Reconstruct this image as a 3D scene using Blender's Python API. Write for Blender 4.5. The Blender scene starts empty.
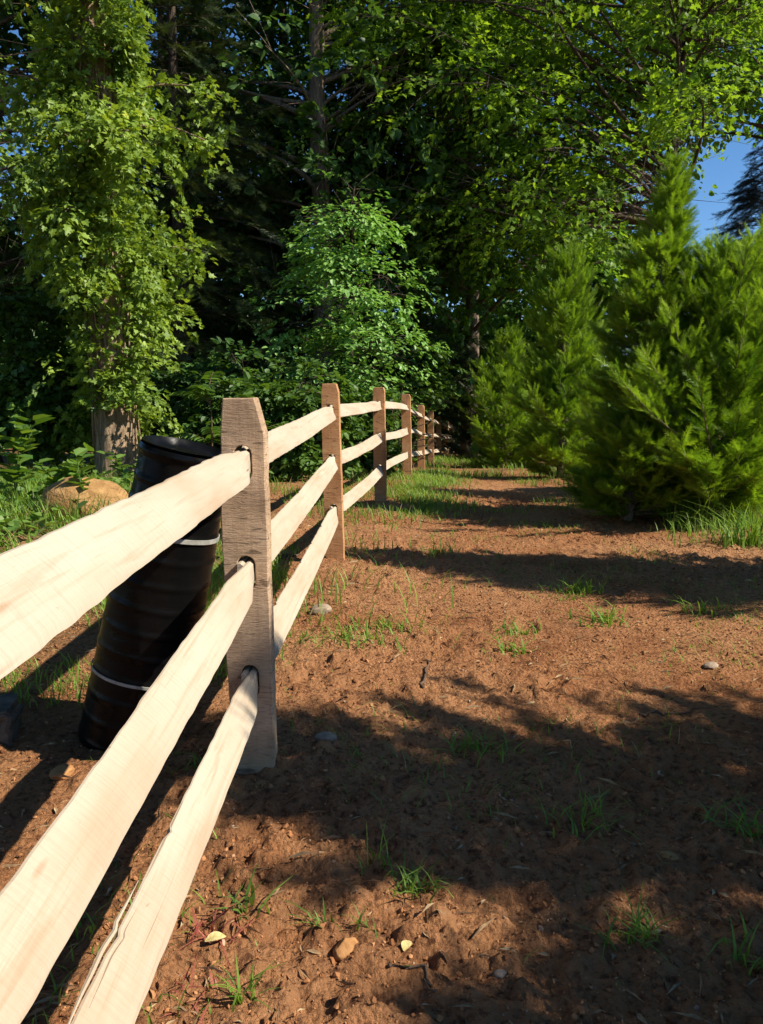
import bpy, bmesh, math
import numpy as np
from mathutils import Vector, Matrix, noise as mnoise

RNG = np.random.default_rng(7)
SC = bpy.context.scene
COL = SC.collection
rad = math.radians

# ------------------------------------------------------------------ camera
F_PX, CX, CY, CAM_H, PITCH = 820.0, 381.5, 512.0, 1.2, rad(8.33)
cam = bpy.data.cameras.new('camera')
cam.sensor_fit = 'VERTICAL'; cam.sensor_height = 24.0; cam.lens = 24.0 * F_PX / 1024.0
cam.clip_start = 0.02; cam.clip_end = 2000
camo = bpy.data.objects.new('camera', cam); COL.objects.link(camo)
camo.location = (0, 0, CAM_H); camo.rotation_euler = (math.pi / 2 - PITCH, 0, 0)
SC.camera = camo

def ray(px, py):
    a, b = (px - CX) / F_PX, (CY - py) / F_PX
    return np.array([a, math.cos(PITCH) + b * math.sin(PITCH), -math.sin(PITCH) + b * math.cos(PITCH)])

def at(px, py, Y):
    d = ray(px, py)
    return np.array([0, 0, CAM_H]) + d * (Y / d[1])

# ------------------------------------------------------------------ noise
def _hash(ix, iy, iz, seed):
    h = (ix.astype(np.int64) * 374761393 + iy.astype(np.int64) * 668265263 +
         iz.astype(np.int64) * 2147483647 + seed * 974634777) & 0xFFFFFFFF
    h = ((h ^ (h >> 13)) * 1274126177) & 0xFFFFFFFF
    h = ((h ^ (h >> 16)) * 2246822519) & 0xFFFFFFFF
    return ((h ^ (h >> 15)) & 0xFFFFFF) / float(0xFFFFFF)

def vnoise(x, y, z=None, seed=0):
    x = np.asarray(x, float); y = np.asarray(y, float)
    z = np.zeros_like(x) if z is None else np.asarray(z, float)
    x0, y0, z0 = np.floor(x), np.floor(y), np.floor(z)
    fx, fy, fz = x - x0, y - y0, z - z0
    fx, fy, fz = [f * f * f * (f * (f * 6 - 15) + 10) for f in (fx, fy, fz)]
    r = 0
    for dx in (0, 1):
        for dy in (0, 1):
            for dz in (0, 1):
                w = (fx if dx else 1 - fx) * (fy if dy else 1 - fy) * (fz if dz else 1 - fz)
                r = r + w * _hash(x0 + dx, y0 + dy, z0 + dz, seed)
    return r

def fbm(x, y, z=None, oct=3, seed=0):
    r, a, t = 0, 1.0, 0
    for k in range(oct):
        s = 2.03 ** k
        r = r + a * vnoise(x * s + 11.3 * k, y * s - 7.1 * k, None if z is None else z * s, seed + k)
        t += a; a *= .5
    return r / t

# ------------------------------------------------------------------ ground height
def fence_x(y):
    y = np.asarray(y, float)
    return np.interp(y, [-3, 2.45, 5.56, 8.71, 11.75, 14.8, 17.8, 20.8, 23.8, 26.8, 40],
                        [-.44, -.40, -.31, .01, .36, .70, 1.05, 1.42, 1.84, 2.25, 4.0])

def gbase(x, y):
    x = np.asarray(x, float); y = np.asarray(y, float)
    t = np.clip(y - 9.0, 0, None)
    z = -.052 * t * t / (t + 1.2)
    z = np.where(y > 40, -.052 * 31 + (-.052 * .2) * (y - 40) * 40 / (y + 40), z)
    z = np.maximum(z, -2.2)
    z = z + .05 * (fbm(x * .35, y * .35, oct=2, seed=3) - .5) * np.clip(np.hypot(x, y) / 4, .3, 6)
    # low bank of loose soil along the fence, worn hollow in the middle of the path
    d = x - fence_x(y)
    z = z + .025 * np.exp(-(d / .35) ** 2) - .02 * np.exp(-((d - 1.2) / .7) ** 2)
    return z

def gz(x, y):
    x = np.asarray(x, float); y = np.asarray(y, float)
    z = gbase(x, y)
    r = np.hypot(x, y)
    fade = np.clip(1.6 - r / 14, 0.0, 1)
    bank = 0
    for bx, by in ((-.40, 2.45), (-.31, 5.56), (.01, 8.71), (-.84, 2.8)): bank = bank + .014 * np.exp(-((x - bx) ** 2 + (y - by) ** 2) / .022)
    rough = .35 + 1.0 * np.clip((fbm(x * .9, y * .9, oct=2, seed=21) - .38) * 3, 0, 1.2)
    b1 = 1 - np.abs(2 * fbm(x * 5.5, y * 5.5, oct=2, seed=5) - 1)
    b2 = fbm(x * 15, y * 15, oct=2, seed=6)
    b3 = vnoise(x * 38, y * 38, seed=9)
    b4 = vnoise(x * 75, y * 75, seed=12)
    cl = np.clip(b2 - .52, 0, 1) * 2.2
    return z + fade * rough * (.010 * (b1 - .7) + .024 * cl + .014 * (b3 - .5) + .007 * (b4 - .5)) + bank

_fr = np.random.default_rng(77)
DENTS = [(_fr.uniform(-.1, 2.0) if k % 3 else _fr.uniform(.2, .9), _fr.uniform(1.5, 7.5), _fr.uniform(-.5, .5), _fr.uniform(.008, .016)) for k in range(34)]
_gz0 = gz
def gz(x, y):
    x = np.asarray(x, float); y = np.asarray(y, float); z = _gz0(x, y)
    for dx, dy, a, dep in DENTS:
        u = ((x - dx) * math.cos(a) - (y - dy) * math.sin(a)) / .052; v = ((x - dx) * math.sin(a) + (y - dy) * math.cos(a)) / .13
        q = np.sqrt(u * u + v * v)
        z = z - dep * np.clip(1.15 - q, 0, 1) ** .6 * (q < 1.15) + dep * .6 * np.exp(-((q - 1.3) / .22) ** 2)
    return z

def gz1(x, y):
    return float(gz(np.array([x]), np.array([y]))[0])

def ground_at(px, py):
    d = ray(px, py); t = -CAM_H / min(d[2], -.004)
    for _ in range(8):
        p = np.array([0, 0, CAM_H]) + d * t
        z = float(gbase(np.array([p[0]]), np.array([p[1]]))[0])
        t = (z - CAM_H) / min(d[2], -.004)
    return np.array([0, 0, CAM_H]) + d * t

# ------------------------------------------------------------------ mesh collecting
class MB:
    def __init__(s): s.V = []; s.Q = []; s.T = []; s.rq = []; s.rt = []; s.n = 0
    def add(s, V, Q=None, T=None, rnd=None):
        V = np.asarray(V, float).reshape(-1, 3)
        if Q is not None and len(Q):
            Q = np.asarray(Q, int).reshape(-1, 4); s.Q.append(Q + s.n)
            s.rq.append(np.broadcast_to(np.asarray(.5 if rnd is None else rnd[0] if isinstance(rnd, tuple) else rnd, float), (len(Q),)))
        if T is not None and len(T):
            T = np.asarray(T, int).reshape(-1, 3); s.T.append(T + s.n)
            s.rt.append(np.broadcast_to(np.asarray(.5 if rnd is None else rnd[1] if isinstance(rnd, tuple) else rnd, float), (len(T),)))
        s.V.append(V); s.n += len(V)
    def build(s, name, mat, parent=None, smooth=False, loc=None):
        V = np.concatenate(s.V).astype(np.float32)
        Q = np.concatenate(s.Q) if s.Q else np.zeros((0, 4), int)
        T = np.concatenate(s.T) if s.T else np.zeros((0, 3), int)
        rnd = np.concatenate([np.concatenate(s.rq) if s.rq else np.zeros(0), np.concatenate(s.rt) if s.rt else np.zeros(0)]).astype(np.float32)
        if loc is not None: V = V - np.asarray(loc, np.float32)
        me = bpy.data.meshes.new(name)
        me.vertices.add(len(V)); me.vertices.foreach_set('co', V.ravel())
        nl = Q.size + T.size
        me.loops.add(nl)
        me.loops.foreach_set('vertex_index', np.concatenate([Q.ravel(), T.ravel()]).astype(np.int32))
        npoly = len(Q) + len(T)
        me.polygons.add(npoly)
        ls = np.concatenate([np.arange(len(Q)) * 4, Q.size + np.arange(len(T)) * 3]).astype(np.int32)
        me.polygons.foreach_set('loop_start', ls)
        me.polygons.foreach_set('use_smooth', np.full(npoly, smooth))
        a = me.attributes.new('rnd', 'FLOAT', 'FACE'); a.data.foreach_set('value', rnd)
        me.materials.append(mat)
        me.update(calc_edges=True); me.validate()
        o = bpy.data.objects.new(name, me); COL.objects.link(o)
        if loc is not None: o.location = tuple(float(v) for v in loc)
        if parent is not None:
            o.parent = parent
        return o

def thing(name, label, cat, loc, rz=0.0, group=None):
    o = bpy.data.objects.new(name, None); COL.objects.link(o)
    o.empty_display_size = .1
    o.location = tuple(float(v) for v in loc); o.rotation_euler = (0, 0, rz)
    o['label'] = label; o['category'] = cat
    if group: o['group'] = group
    return o

def tag(o, label, cat, group=None):
    o['label'] = label; o['category'] = cat
    if group: o['group'] = group
    return o

def stuff(o, label, cat):
    o['label'] = label; o['category'] = cat; o['kind'] = 'stuff'; return o

def nrm(v): return v / np.maximum(np.linalg.norm(v, axis=-1, keepdims=True), 1e-9)

def tube(mb, pts, radii, sides=8, bump=0.0, seed=0, cap=True, rnd=.5):
    P = np.asarray(pts, float); R = np.broadcast_to(np.asarray(radii, float), (len(P),))
    n = len(P)
    T = nrm(np.gradient(P, axis=0))
    ref = np.array([1.0, 0, 0]) if abs(T[0][0]) < .8 else np.array([0, 1.0, 0])
    A = np.zeros_like(P); a = nrm(ref - T[0] * ref.dot(T[0]))
    for i in range(n):
        a = nrm(a - T[i] * a.dot(T[i])); A[i] = a
    B = np.cross(T, A)
    th = np.arange(sides) * 2 * math.pi / sides
    rr = R[:, None] * np.ones((1, sides))
    if bump:
        L = np.cumsum(np.r_[0, np.linalg.norm(np.diff(P, axis=0), axis=1)])
        nn = vnoise(np.cos(th)[None, :] * 2.2 + 0 * L[:, None], np.sin(th)[None, :] * 2.2 + 0 * L[:, None], (L * 1.4)[:, None] + 0 * th[None, :], seed)
        rr = rr * (1 + bump * (nn - .5) * 2)
    V = P[:, None, :] + rr[:, :, None] * (np.cos(th)[None, :, None] * A[:, None, :] + np.sin(th)[None, :, None] * B[:, None, :])
    i = np.arange(n - 1)[:, None] * sides; j = np.arange(sides)[None, :]; j2 = (j + 1) % sides
    Q = np.stack([i + j, i + j2, i + sides + j2, i + sides + j], -1).reshape(-1, 4)
    V = V.reshape(-1, 3); Tr = None
    if cap:
        V = np.vstack([V, P[-1:] + T[-1:] * R[-1] * .3, P[:1] - T[:1] * R[0] * .1])
        jj = np.arange(sides); b = (n - 1) * sides
        Tr = np.vstack([np.stack([b + jj, b + (jj + 1) % sides, np.full(sides, n * sides)], -1),
                        np.stack([(jj + 1) % sides, jj, np.full(sides, n * sides + 1)], -1)])
    mb.add(V, Q, Tr, rnd)

def bez(p0, p1, p2, n):
    t = np.linspace(0, 1, n)[:, None]
    return (1 - t) ** 2 * p0 + 2 * t * (1 - t) * p1 + t * t * p2

# templates: x width, y length, z normal
LEAF4 = (np.array([[0, 0, 0], [.30, .45, .09], [0, 1, -.06], [-.30, .45, .09]], float), None, np.array([[0, 1, 2], [0, 2, 3]]))
LEAF6 = (np.array([[0, 0, 0], [.36, .22, .10], [.30, .66, .06], [0, 1, -.10], [-.30, .66, .06], [-.36, .22, .10]], float),
         np.array([[0, 1, 2, 3], [0, 3, 4, 5]]), None)
def _lobed():
    pts = [(0, 0), (.26, -.06), (.42, .16), (.24, .34), (.40, .58), (.17, .58), (0, 1.0), (-.17, .58), (-.40, .58), (-.24, .34), (-.42, .16), (-.26, -.06)]
    V = [(x, y, .18 * abs(x) - .08 * y * y) for x, y in pts] + [(0, .36, 0)]
    c = 12
    Q = [(0, 1, 2, c), (2, 3, c, c)]
    T = [(0, 1, c), (1, 2, c), (2, 3, c), (3, 4, c), (4, 5, c), (5, 6, c), (6, 7, c), (7, 8, c), (8, 9, c), (9, 10, c), (10, 11, c), (11, 0, c)]
    return np.array(V, float), None, np.array(T)
LOBED = _lobed()
def _frond(npairs=11, w=.32, thick=.030, seed=1):
    r = np.random.default_rng(seed); V = []; T = []
    def tri(a, b, c):
        k = len(V); V.extend([a, b, c]); T.append((k, k + 1, k + 2))
    tri((-.018, 0, 0), (.018, 0, 0), (0, 1, .08))
    for i in range(npairs):
        y = .08 + .8 * i / npairs
        L = w * (1 - .75 * y) * r.uniform(.8, 1.15)
        for s in (-1, 1):
            zz = r.uniform(-.10, .16) * 1.2
            a = r.uniform(.5, .95)
            tip = (s * L * math.sin(a), y + L * math.cos(a), zz * L * 2)
            tri((0, y - thick * .7, 0), (s * .004, y + thick * .9, .01), tip)
            mid = (s * L * .45 * math.sin(a), y + L * .45 * math.cos(a), zz * L)
            tip2 = (s * L * .55 * math.sin(a * .25), y + L * .8 * math.cos(a * .25), zz * L)
            tri((mid[0], mid[1] - thick * .5, mid[2]), (mid[0], mid[1] + thick * .5, mid[2]), tip2)
    return np.array(V, float), None, np.array(T)
FROND = _frond()

def scatter(mb, tmpl, pos, ydir, zdir, size, rnd=None, wscale=1.0):
    V0, Q0, T0 = tmpl
    N = len(pos)
    if N == 0: return
    Yd = nrm(ydir); Xd = nrm(np.cross(Yd, zdir)); Zd = np.cross(Xd, Yd)
    size = np.broadcast_to(np.asarray(size, float), (N,))[:, None, None]
    V = pos[:, None, :] + size * (V0[None, :, 0:1] * wscale * Xd[:, None, :] + V0[None, :, 1:2] * Yd[:, None, :] + V0[None, :, 2:3] * Zd[:, None, :])
    k = len(V0); off = (np.arange(N) * k)[:, None, None]
    rnd = RNG.random(N) if rnd is None else rnd
    Q = T = None; rq = rt = None
    if Q0 is not None: Q = (Q0[None] + off).reshape(-1, 4); rq = np.repeat(rnd, len(Q0))
    if T0 is not None: T = (T0[None] + off).reshape(-1, 3); rt = np.repeat(rnd, len(T0))
    mb.add(V.reshape(-1, 3), Q, T, (rq, rt))

# ------------------------------------------------------------------ materials
def newmat(name):
    m = bpy.data.materials.new(name); m.use_nodes = True
    nt = m.node_tree; nt.nodes.clear()
    out = nt.nodes.new('ShaderNodeOutputMaterial')
    return m, nt, out

def N(nt, t, **kw):
    n = nt.nodes.new(t)
    for k, v in kw.items(): setattr(n, k, v)
    return n

def noise(nt, vec, scale, detail=3, rough=.55, dist=0.0):
    n = N(nt, 'ShaderNodeTexNoise'); n.inputs['Scale'].default_value = scale
    n.inputs['Detail'].default_value = detail; n.inputs['Roughness'].default_value = rough
    n.inputs['Distortion'].default_value = dist
    if vec is not None: nt.links.new(vec, n.inputs['Vector'])
    return n.outputs['Fac']

def ramp(nt, fac, stops):
    r = N(nt, 'ShaderNodeValToRGB'); e = r.color_ramp.elements
    while len(e) < len(stops): e.new(.5)
    for i, (p, c) in enumerate(stops):
        e[i].position = p; e[i].color = (c, c, c, 1) if not hasattr(c, '__len__') else tuple(c) + (1,)
    nt.links.new(fac, r.inputs['Fac'])
    return r.outputs['Color']

def mix(nt, fac, a, b, mode='MIX'):
    m = N(nt, 'ShaderNodeMix', data_type='RGBA', blend_type=mode)
    for s, v in ((m.inputs[0], fac), (m.inputs[6], a), (m.inputs[7], b)):
        if hasattr(v, 'is_output'): nt.links.new(v, s)
        elif hasattr(v, '__len__'): s.default_value = tuple(v) + (1,)
        else: s.default_value = v
    return m.outputs[2]

def mapping(nt, src, scale=(1, 1, 1), rot=(0, 0, 0)):
    m = N(nt, 'ShaderNodeMapping'); m.inputs['Scale'].default_value = scale; m.inputs['Rotation'].default_value = rot
    nt.links.new(src, m.inputs['Vector']); return m.outputs['Vector']

def texco(nt, kind='Object'): return N(nt, 'ShaderNodeTexCoord').outputs[kind]

def principled(nt, out, col, rough=.8, spec=.3, height=None, bstr=.5, bdist=.01):
    p = N(nt, 'ShaderNodeBsdfPrincipled')
    if hasattr(col, 'is_output'): nt.links.new(col, p.inputs['Base Color'])
    else: p.inputs['Base Color'].default_value = tuple(col) + (1,)
    if hasattr(rough, 'is_output'): nt.links.new(rough, p.inputs['Roughness'])
    else: p.inputs['Roughness'].default_value = rough
    p.inputs['Specular IOR Level'].default_value = spec
    if height is not None:
        b = N(nt, 'ShaderNodeBump'); b.inputs['Strength'].default_value = bstr; b.inputs['Distance'].default_value = bdist
        nt.links.new(height, b.inputs['Height']); nt.links.new(b.outputs['Normal'], p.inputs['Normal'])
    nt.links.new(p.outputs[0], out.inputs['Surface'])
    return p

def leaf_mat(name, dark, light, trans=.35, rough=.5, tcol=None, spec=.35, big=1.2):
    m, nt, out = newmat(name)
    a = N(nt, 'ShaderNodeAttribute', attribute_name='rnd')
    nz = noise(nt, texco(nt), big, 2)
    f = N(nt, 'ShaderNodeMath', operation='MULTIPLY_ADD'); nt.links.new(a.outputs['Fac'], f.inputs[0]); f.inputs[1].default_value = .7
    g = N(nt, 'ShaderNodeMath', operation='MULTIPLY_ADD'); nt.links.new(nz, g.inputs[0]); g.inputs[1].default_value = 1.1; g.inputs[2].default_value = -.4
    nt.links.new(g.outputs[0], f.inputs[2])
    mid = [(x + y) / 2 for x, y in zip(dark, light)]
    col = ramp(nt, f.outputs[0], [(0.0, dark), (.5, mid), (.95, light), (1.0, [light[0] * 1.5, light[1] * 1.15, light[2]])])
    p = N(nt, 'ShaderNodeBsdfPrincipled'); nt.links.new(col, p.inputs['Base Color'])
    p.inputs['Roughness'].default_value = rough; p.inputs['Specular IOR Level'].default_value = spec
    t = N(nt, 'ShaderNodeBsdfTranslucent')
    tc = mix(nt, 1.0, col, tcol or (1.5, 1.35, .5), 'MULTIPLY'); nt.links.new(tc, t.inputs['Color'])
    ms = N(nt, 'ShaderNodeMixShader'); ms.inputs[0].default_value = trans
    nt.links.new(p.outputs[0], ms.inputs[1]); nt.links.new(t.outputs[0], ms.inputs[2])
    nt.links.new(ms.outputs[0], out.inputs['Surface'])
    return m

def soil_mat():
    m, nt, out = newmat('soil'); co = texco(nt)
    big = noise(nt, co, .55, 4, .6, .4)
    med = noise(nt, co, 3.5, 5, .65, .3)
    fine = noise(nt, co, 38, 4, .7)
    vor = N(nt, 'ShaderNodeTexVoronoi'); vor.inputs['Scale'].default_value = 62; nt.links.new(co, vor.inputs['Vector'])
    c = ramp(nt, med, [(.25, (.18, .070, .028)), (.46, (.365, .152, .060)), (.72, (.49, .232, .100))])
    c = mix(nt, ramp(nt, big, [(.40, 0.0), (.62, .85)]), c, (.51, .255, .117))
    c = mix(nt, ramp(nt, fine, [(.34, .85), (.50, 0.0)]), c, (.10, .038, .019))
    c = mix(nt, ramp(nt, fine, [(.58, 0.0), (.78, .7)]), c, (.54, .31, .175))
    # thin moss and forest duff away from the trodden strip
    sx = N(nt, 'ShaderNodeSeparateXYZ'); nt.links.new(co, sx.inputs[0])
    def mr(src, a, b):
        r = N(nt, 'ShaderNodeMapRange'); nt.links.new(src, r.inputs[0]); r.inputs[1].default_value = a; r.inputs[2].default_value = b
        r.clamp = True; return r.outputs[0]
    lx = mr(sx.outputs['X'], -1.0, -2.6)
    far = mr(sx.outputs['Y'], 11, 19)
    rx = mr(sx.outputs['X'], 2.6, 4.2)
    mm = N(nt, 'ShaderNodeMath', operation='MAXIMUM'); nt.links.new(lx, mm.inputs[0]); nt.links.new(far, mm.inputs[1])
    m2 = N(nt, 'ShaderNodeMath', operation='MAXIMUM'); nt.links.new(mm.outputs[0], m2.inputs[0]); nt.links.new(rx, m2.inputs[1])
    patch = ramp(nt, noise(nt, co, 1.7, 4, .65), [(.36, 0.0), (.60, 1.0)])
    m3 = N(nt, 'ShaderNodeMath', operation='MULTIPLY'); nt.links.new(m2.outputs[0], m3.inputs[0]); nt.links.new(patch, m3.inputs[1])
    c = mix(nt, m3.outputs[0], c, mix(nt, fine, (.040, .052, .014), (.105, .085, .036)))
    h = N(nt, 'ShaderNodeMath', operation='MULTIPLY_ADD'); nt.links.new(vor.outputs['Distance'], h.inputs[0]); h.inputs[1].default_value = -.5
    nt.links.new(noise(nt, co, 90, 5, .7), h.inputs[2])
    principled(nt, out, c, .95, .12, h.outputs[0], 1.0, .03)
    return m

def raw_wood():
    m, nt, out = newmat('raw_pale_wood'); co = texco(nt)
    oi = N(nt, 'ShaderNodeObjectInfo')
    va = N(nt, 'ShaderNodeVectorMath', operation='ADD'); nt.links.new(co, va.inputs[0])
    vs = N(nt, 'ShaderNodeVectorMath', operation='SCALE'); nt.links.new(oi.outputs['Location'], vs.inputs[0]); vs.inputs[3].default_value = 3.7
    nt.links.new(vs.outputs[0], va.inputs[1]); co2 = va.outputs[0]
    grain = noise(nt, mapping(nt, co2, (60, 2.2, 60)), 1.0, 4, .6, .8)
    cloud = noise(nt, mapping(nt, co2, (9, 1.6, 9)), 1.0, 3, .6)
    saw = noise(nt, mapping(nt, co2, (14, 120, 14), (0, 0, .25)), 1.0, 2, .5)
    fleck = noise(nt, mapping(nt, co2, (70, 35, 70)), 1.0, 2, .5)
    c = ramp(nt, cloud, [(.28, (.37, .275, .185)), (.50, (.43, .35, .258)), (.75, (.465, .395, .305))])
    c = mix(nt, ramp(nt, grain, [(.32, .60), (.47, 0.0)]), c, (.33, .235, .145))
    crack = noise(nt, mapping(nt, co2, (85, .9, 85)), 1.0, 2, .5)
    c = mix(nt, ramp(nt, crack, [(.255, .75), (.285, 0.0)]), c, (.17, .11, .065))
    c = mix(nt, ramp(nt, saw, [(.30, .24), (.42, 0.0)]), c, (.35, .265, .185))
    c = mix(nt, ramp(nt, fleck, [(.735, 0.0), (.80, .55)]), c, (.26, .17, .10))
    vor = N(nt, 'ShaderNodeTexVoronoi'); vor.inputs['Scale'].default_value = 1.0
    nt.links.new(mapping(nt, co2, (11, 2.6, 11)), vor.inputs['Vector'])
    c = mix(nt, ramp(nt, vor.outputs['Distance'], [(.03, .6), (.075, 0.0)]), c, (.30, .19, .11))
    hm = mix(nt, .5, grain, saw)
    principled(nt, out, c, .72, .25, hm, .8, .005)
    return m

def post_wood(name, c1, c2, c3, tilt=.12):
    m, nt, out = newmat(name); co = texco(nt)
    oi = N(nt, 'ShaderNodeObjectInfo')
    va = N(nt, 'ShaderNodeVectorMath', operation='ADD'); nt.links.new(co, va.inputs[0])
    vs = N(nt, 'ShaderNodeVectorMath', operation='SCALE'); nt.links.new(oi.outputs['Location'], vs.inputs[0]); vs.inputs[3].default_value = 2.3
    nt.links.new(vs.outputs[0], va.inputs[1]); co2 = va.outputs[0]
    grain = noise(nt, mapping(nt, co2, (46, 46, 2.5)), 1.0, 4, .65, .6)
    saw = noise(nt, mapping(nt, co2, (16, 16, 120), (0, tilt, 0)), 1.0, 5, .7, 1.6)
    saw2 = noise(nt, mapping(nt, co2, (7, 7, 40), (0, tilt * 1.8, 0)), 1.0, 3, .6, 1.2)
    cl = noise(nt, co2, 5.5, 4, .6)
    c = ramp(nt, cl, [(.28, c1), (.52, c2), (.76, c3)])
    c = mix(nt, ramp(nt, grain, [(.28, .32), (.44, 0.0)]), c, [v * .6 for v in c1])
    c = mix(nt, ramp(nt, saw, [(.32, .55), (.50, 0.0)]), c, [v * .42 for v in c1])
    c = mix(nt, ramp(nt, saw2, [(.33, .75), (.40, 0.0)]), c, [v * .3 for v in c1])
    crack = noise(nt, mapping(nt, co2, (34, 34, 1.1)), 1.0, 3, .5, .4)
    c = mix(nt, ramp(nt, crack, [(.27, .85), (.30, 0.0)]), c, [v * .22 for v in c1])
    h = mix(nt, .75, grain, saw)
    principled(nt, out, c, .85, .15, h, .8, .008)
    return m

def bark_mat(name, dark, light, sc=1.0):
    m, nt, out = newmat(name); co = texco(nt)
    g = noise(nt, mapping(nt, co, (16 * sc, 16 * sc, 2.2 * sc)), 1.0, 5, .65, .6)
    f = noise(nt, co, 55 * sc, 3, .6)
    c = ramp(nt, g, [(.30, dark), (.62, light)])
    c = mix(nt, ramp(nt, f, [(.3, .5), (.5, 0.0)]), c, [v * .6 for v in dark])
    principled(nt, out, c, .92, .12, g, .9, .04)
    return m

def plain(name, c1, c2, sc=20, rough=.85, spec=.2, bump=.4, bd=.008, det=4):
    m, nt, out = newmat(name); co = texco(nt)
    n1 = noise(nt, co, sc, det, .65)
    c = ramp(nt, n1, [(.32, c1), (.68, c2)])
    principled(nt, out, c, rough, spec, noise(nt, co, sc * 2.3, 4, .65), bump, bd)
    return m

def rnd_mat(name, stops, rough=.85, trans=0.0):
    m, nt, out = newmat(name)
    a = N(nt, 'ShaderNodeAttribute', attribute_name='rnd')
    c = ramp(nt, a.outputs['Fac'], stops)
    c = mix(nt, ramp(nt, noise(nt, texco(nt), 45, 3), [(.35, .45), (.6, 0.0)]), c, [v * .55 for v in stops[0][1]])
    principled(nt, out, c, rough, .15)
    return m

M = {}
M['soil'] = soil_mat()
M['rail'] = raw_wood()
M['post_grey'] = post_wood('weathered_post_wood', (.33, .215, .13), (.50, .34, .215), (.64, .46, .31))
M['post_brown'] = post_wood('cedar_post_wood', (.37, .175, .078), (.52, .27, .125), (.62, .38, .205), -.1)
M['bark_tan'] = bark_mat('tan_bark', (.10, .065, .04), (.40, .285, .185))
M['bark_dark'] = bark_mat('dark_bark', (.030, .022, .016), (.12, .09, .065))
M['bark_mid'] = bark_mat('grey_bark', (.075, .055, .04), (.30, .235, .17))
M['vine'] = leaf_mat('vine_leaf', (.065, .135, .018), (.31, .43, .060), .36)
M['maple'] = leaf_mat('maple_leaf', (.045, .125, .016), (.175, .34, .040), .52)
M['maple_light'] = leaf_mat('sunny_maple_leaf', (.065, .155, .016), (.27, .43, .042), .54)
M['dogwood'] = leaf_mat('dogwood_leaf', (.12, .26, .06), (.31, .51, .13), .33, .45, (1.2, 1.3, .5))
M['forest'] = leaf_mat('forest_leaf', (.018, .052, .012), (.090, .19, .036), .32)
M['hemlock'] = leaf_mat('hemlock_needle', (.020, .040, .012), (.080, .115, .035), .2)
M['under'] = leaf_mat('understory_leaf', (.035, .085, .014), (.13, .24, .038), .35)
M['conifer'] = leaf_mat('cedar_spray', (.062, .145, .012), (.35, .48, .042), .42, .55, (1.2, 1.3, .5), .25, .9)
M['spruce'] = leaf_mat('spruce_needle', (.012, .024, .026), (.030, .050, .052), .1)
M['grass'] = leaf_mat('grass_blade', (.070, .165, .020), (.25, .40, .060), .4, .5, None, .3, .7)
M['grass_dry'] = leaf_mat('dry_grass_blade', (.20, .165, .06), (.42, .35, .17), .35, .6, (1.2, 1.1, .7))
M['weed'] = leaf_mat('weed_leaf', (.055, .14, .022), (.19, .30, .055), .4)
M['redweed'] = leaf_mat('red_stem', (.30, .06, .05), (.45, .16, .10), .3, .5, (1.2, .8, .7))
M['plastic'] = None
M['stone'] = plain('grey_stone', (.20, .14, .095), (.36, .275, .20), 26)
M['stone_tan'] = plain('tan_stone', (.24, .125, .045), (.44, .26, .105), 9, .9, .15, .8, .03)
M['stone_rust'] = plain('rusty_stone', (.27, .12, .04), (.42, .215, .085), 30)
M['timber'] = plain('old_timber', (.05, .04, .03), (.16, .125, .09), 16)
M['strap'] = plain('grey_strap', (.22, .21, .18), (.42, .41, .37), 30, .45, .4, .1)
M['deadleaf'] = plain('yellow_dead_leaf', (.45, .33, .10), (.66, .55, .26), 40)
M['twig'] = plain('twig_bark', (.055, .036, .024), (.16, .10, .065), 30)
M['crumb'] = rnd_mat('soil_crumb', [(0, (.14, .056, .025)), (.5, (.36, .158, .062)), (.95, (.46, .225, .10)), (1, (.42, .30, .21))])
M['litter'] = rnd_mat('dry_litter', [(0, (.12, .06, .03)), (.5, (.28, .16, .08)), (1, (.50, .38, .22))])

def plastic_mat():
    m, nt, out = newmat('black_plastic'); co = texco(nt)
    h = noise(nt, mapping(nt, co, (9, 9, 26)), 1.0, 3, .6, 1.0)
    dust = ramp(nt, noise(nt, co, 9, 5, .7), [(.58, 0.0), (.85, .2)])
    c = mix(nt, dust, (.004, .004, .004), (.030, .024, .019))
    r = ramp(nt, noise(nt, co, 14, 3), [(.3, .22), (.7, .40)])
    principled(nt, out, c, r, .14, h, .15, .01)
    return m
M['plastic'] = plastic_mat()

# ------------------------------------------------------------------ ground sheet
def build_ground():
    def axis(near_lo, near_hi, step, far_lo, far_hi, g):
        c = list(np.arange(near_lo, near_hi, step)); s = step; x = near_hi
        while x < far_hi: c.append(x); s *= g; x += s
        c.append(far_hi); s = step; x = near_lo - step; lo = []
        while x > far_lo: lo.append(x); s *= g; x -= s
        lo.append(far_lo)
        return np.array(lo[::-1] + c)
    xs = axis(-2.3, 2.3, .0115, -700, 700, 1.045)
    ys = [.75]
    while ys[-1] < 900: ys.append(ys[-1] + max(.009, .0062 * ys[-1]) * (1 if ys[-1] < 9 else 1 + (ys[-1] - 9) * .12))
    lo = [.75 - .02]; s = .02
    while lo[-1] > -700: s *= 1.2; lo.append(lo[-1] - s)
    ys = np.array(lo[::-1] + ys)
    X, Y = np.meshgrid(xs, ys)
    Z = gz(X.ravel(), Y.ravel())
    nx, ny = len(xs), len(ys)
    i = np.arange(ny - 1)[:, None] * nx; j = np.arange(nx - 1)[None, :]
    Q = np.stack([i + j, i + j + 1, i + nx + j + 1, i + nx + j], -1).reshape(-1, 4)
    mb = MB(); mb.add(np.stack([X.ravel(), Y.ravel(), Z], -1), Q)
    o = mb.build('ground', M['soil'], smooth=True); o['kind'] = 'structure'
build_ground()

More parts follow.
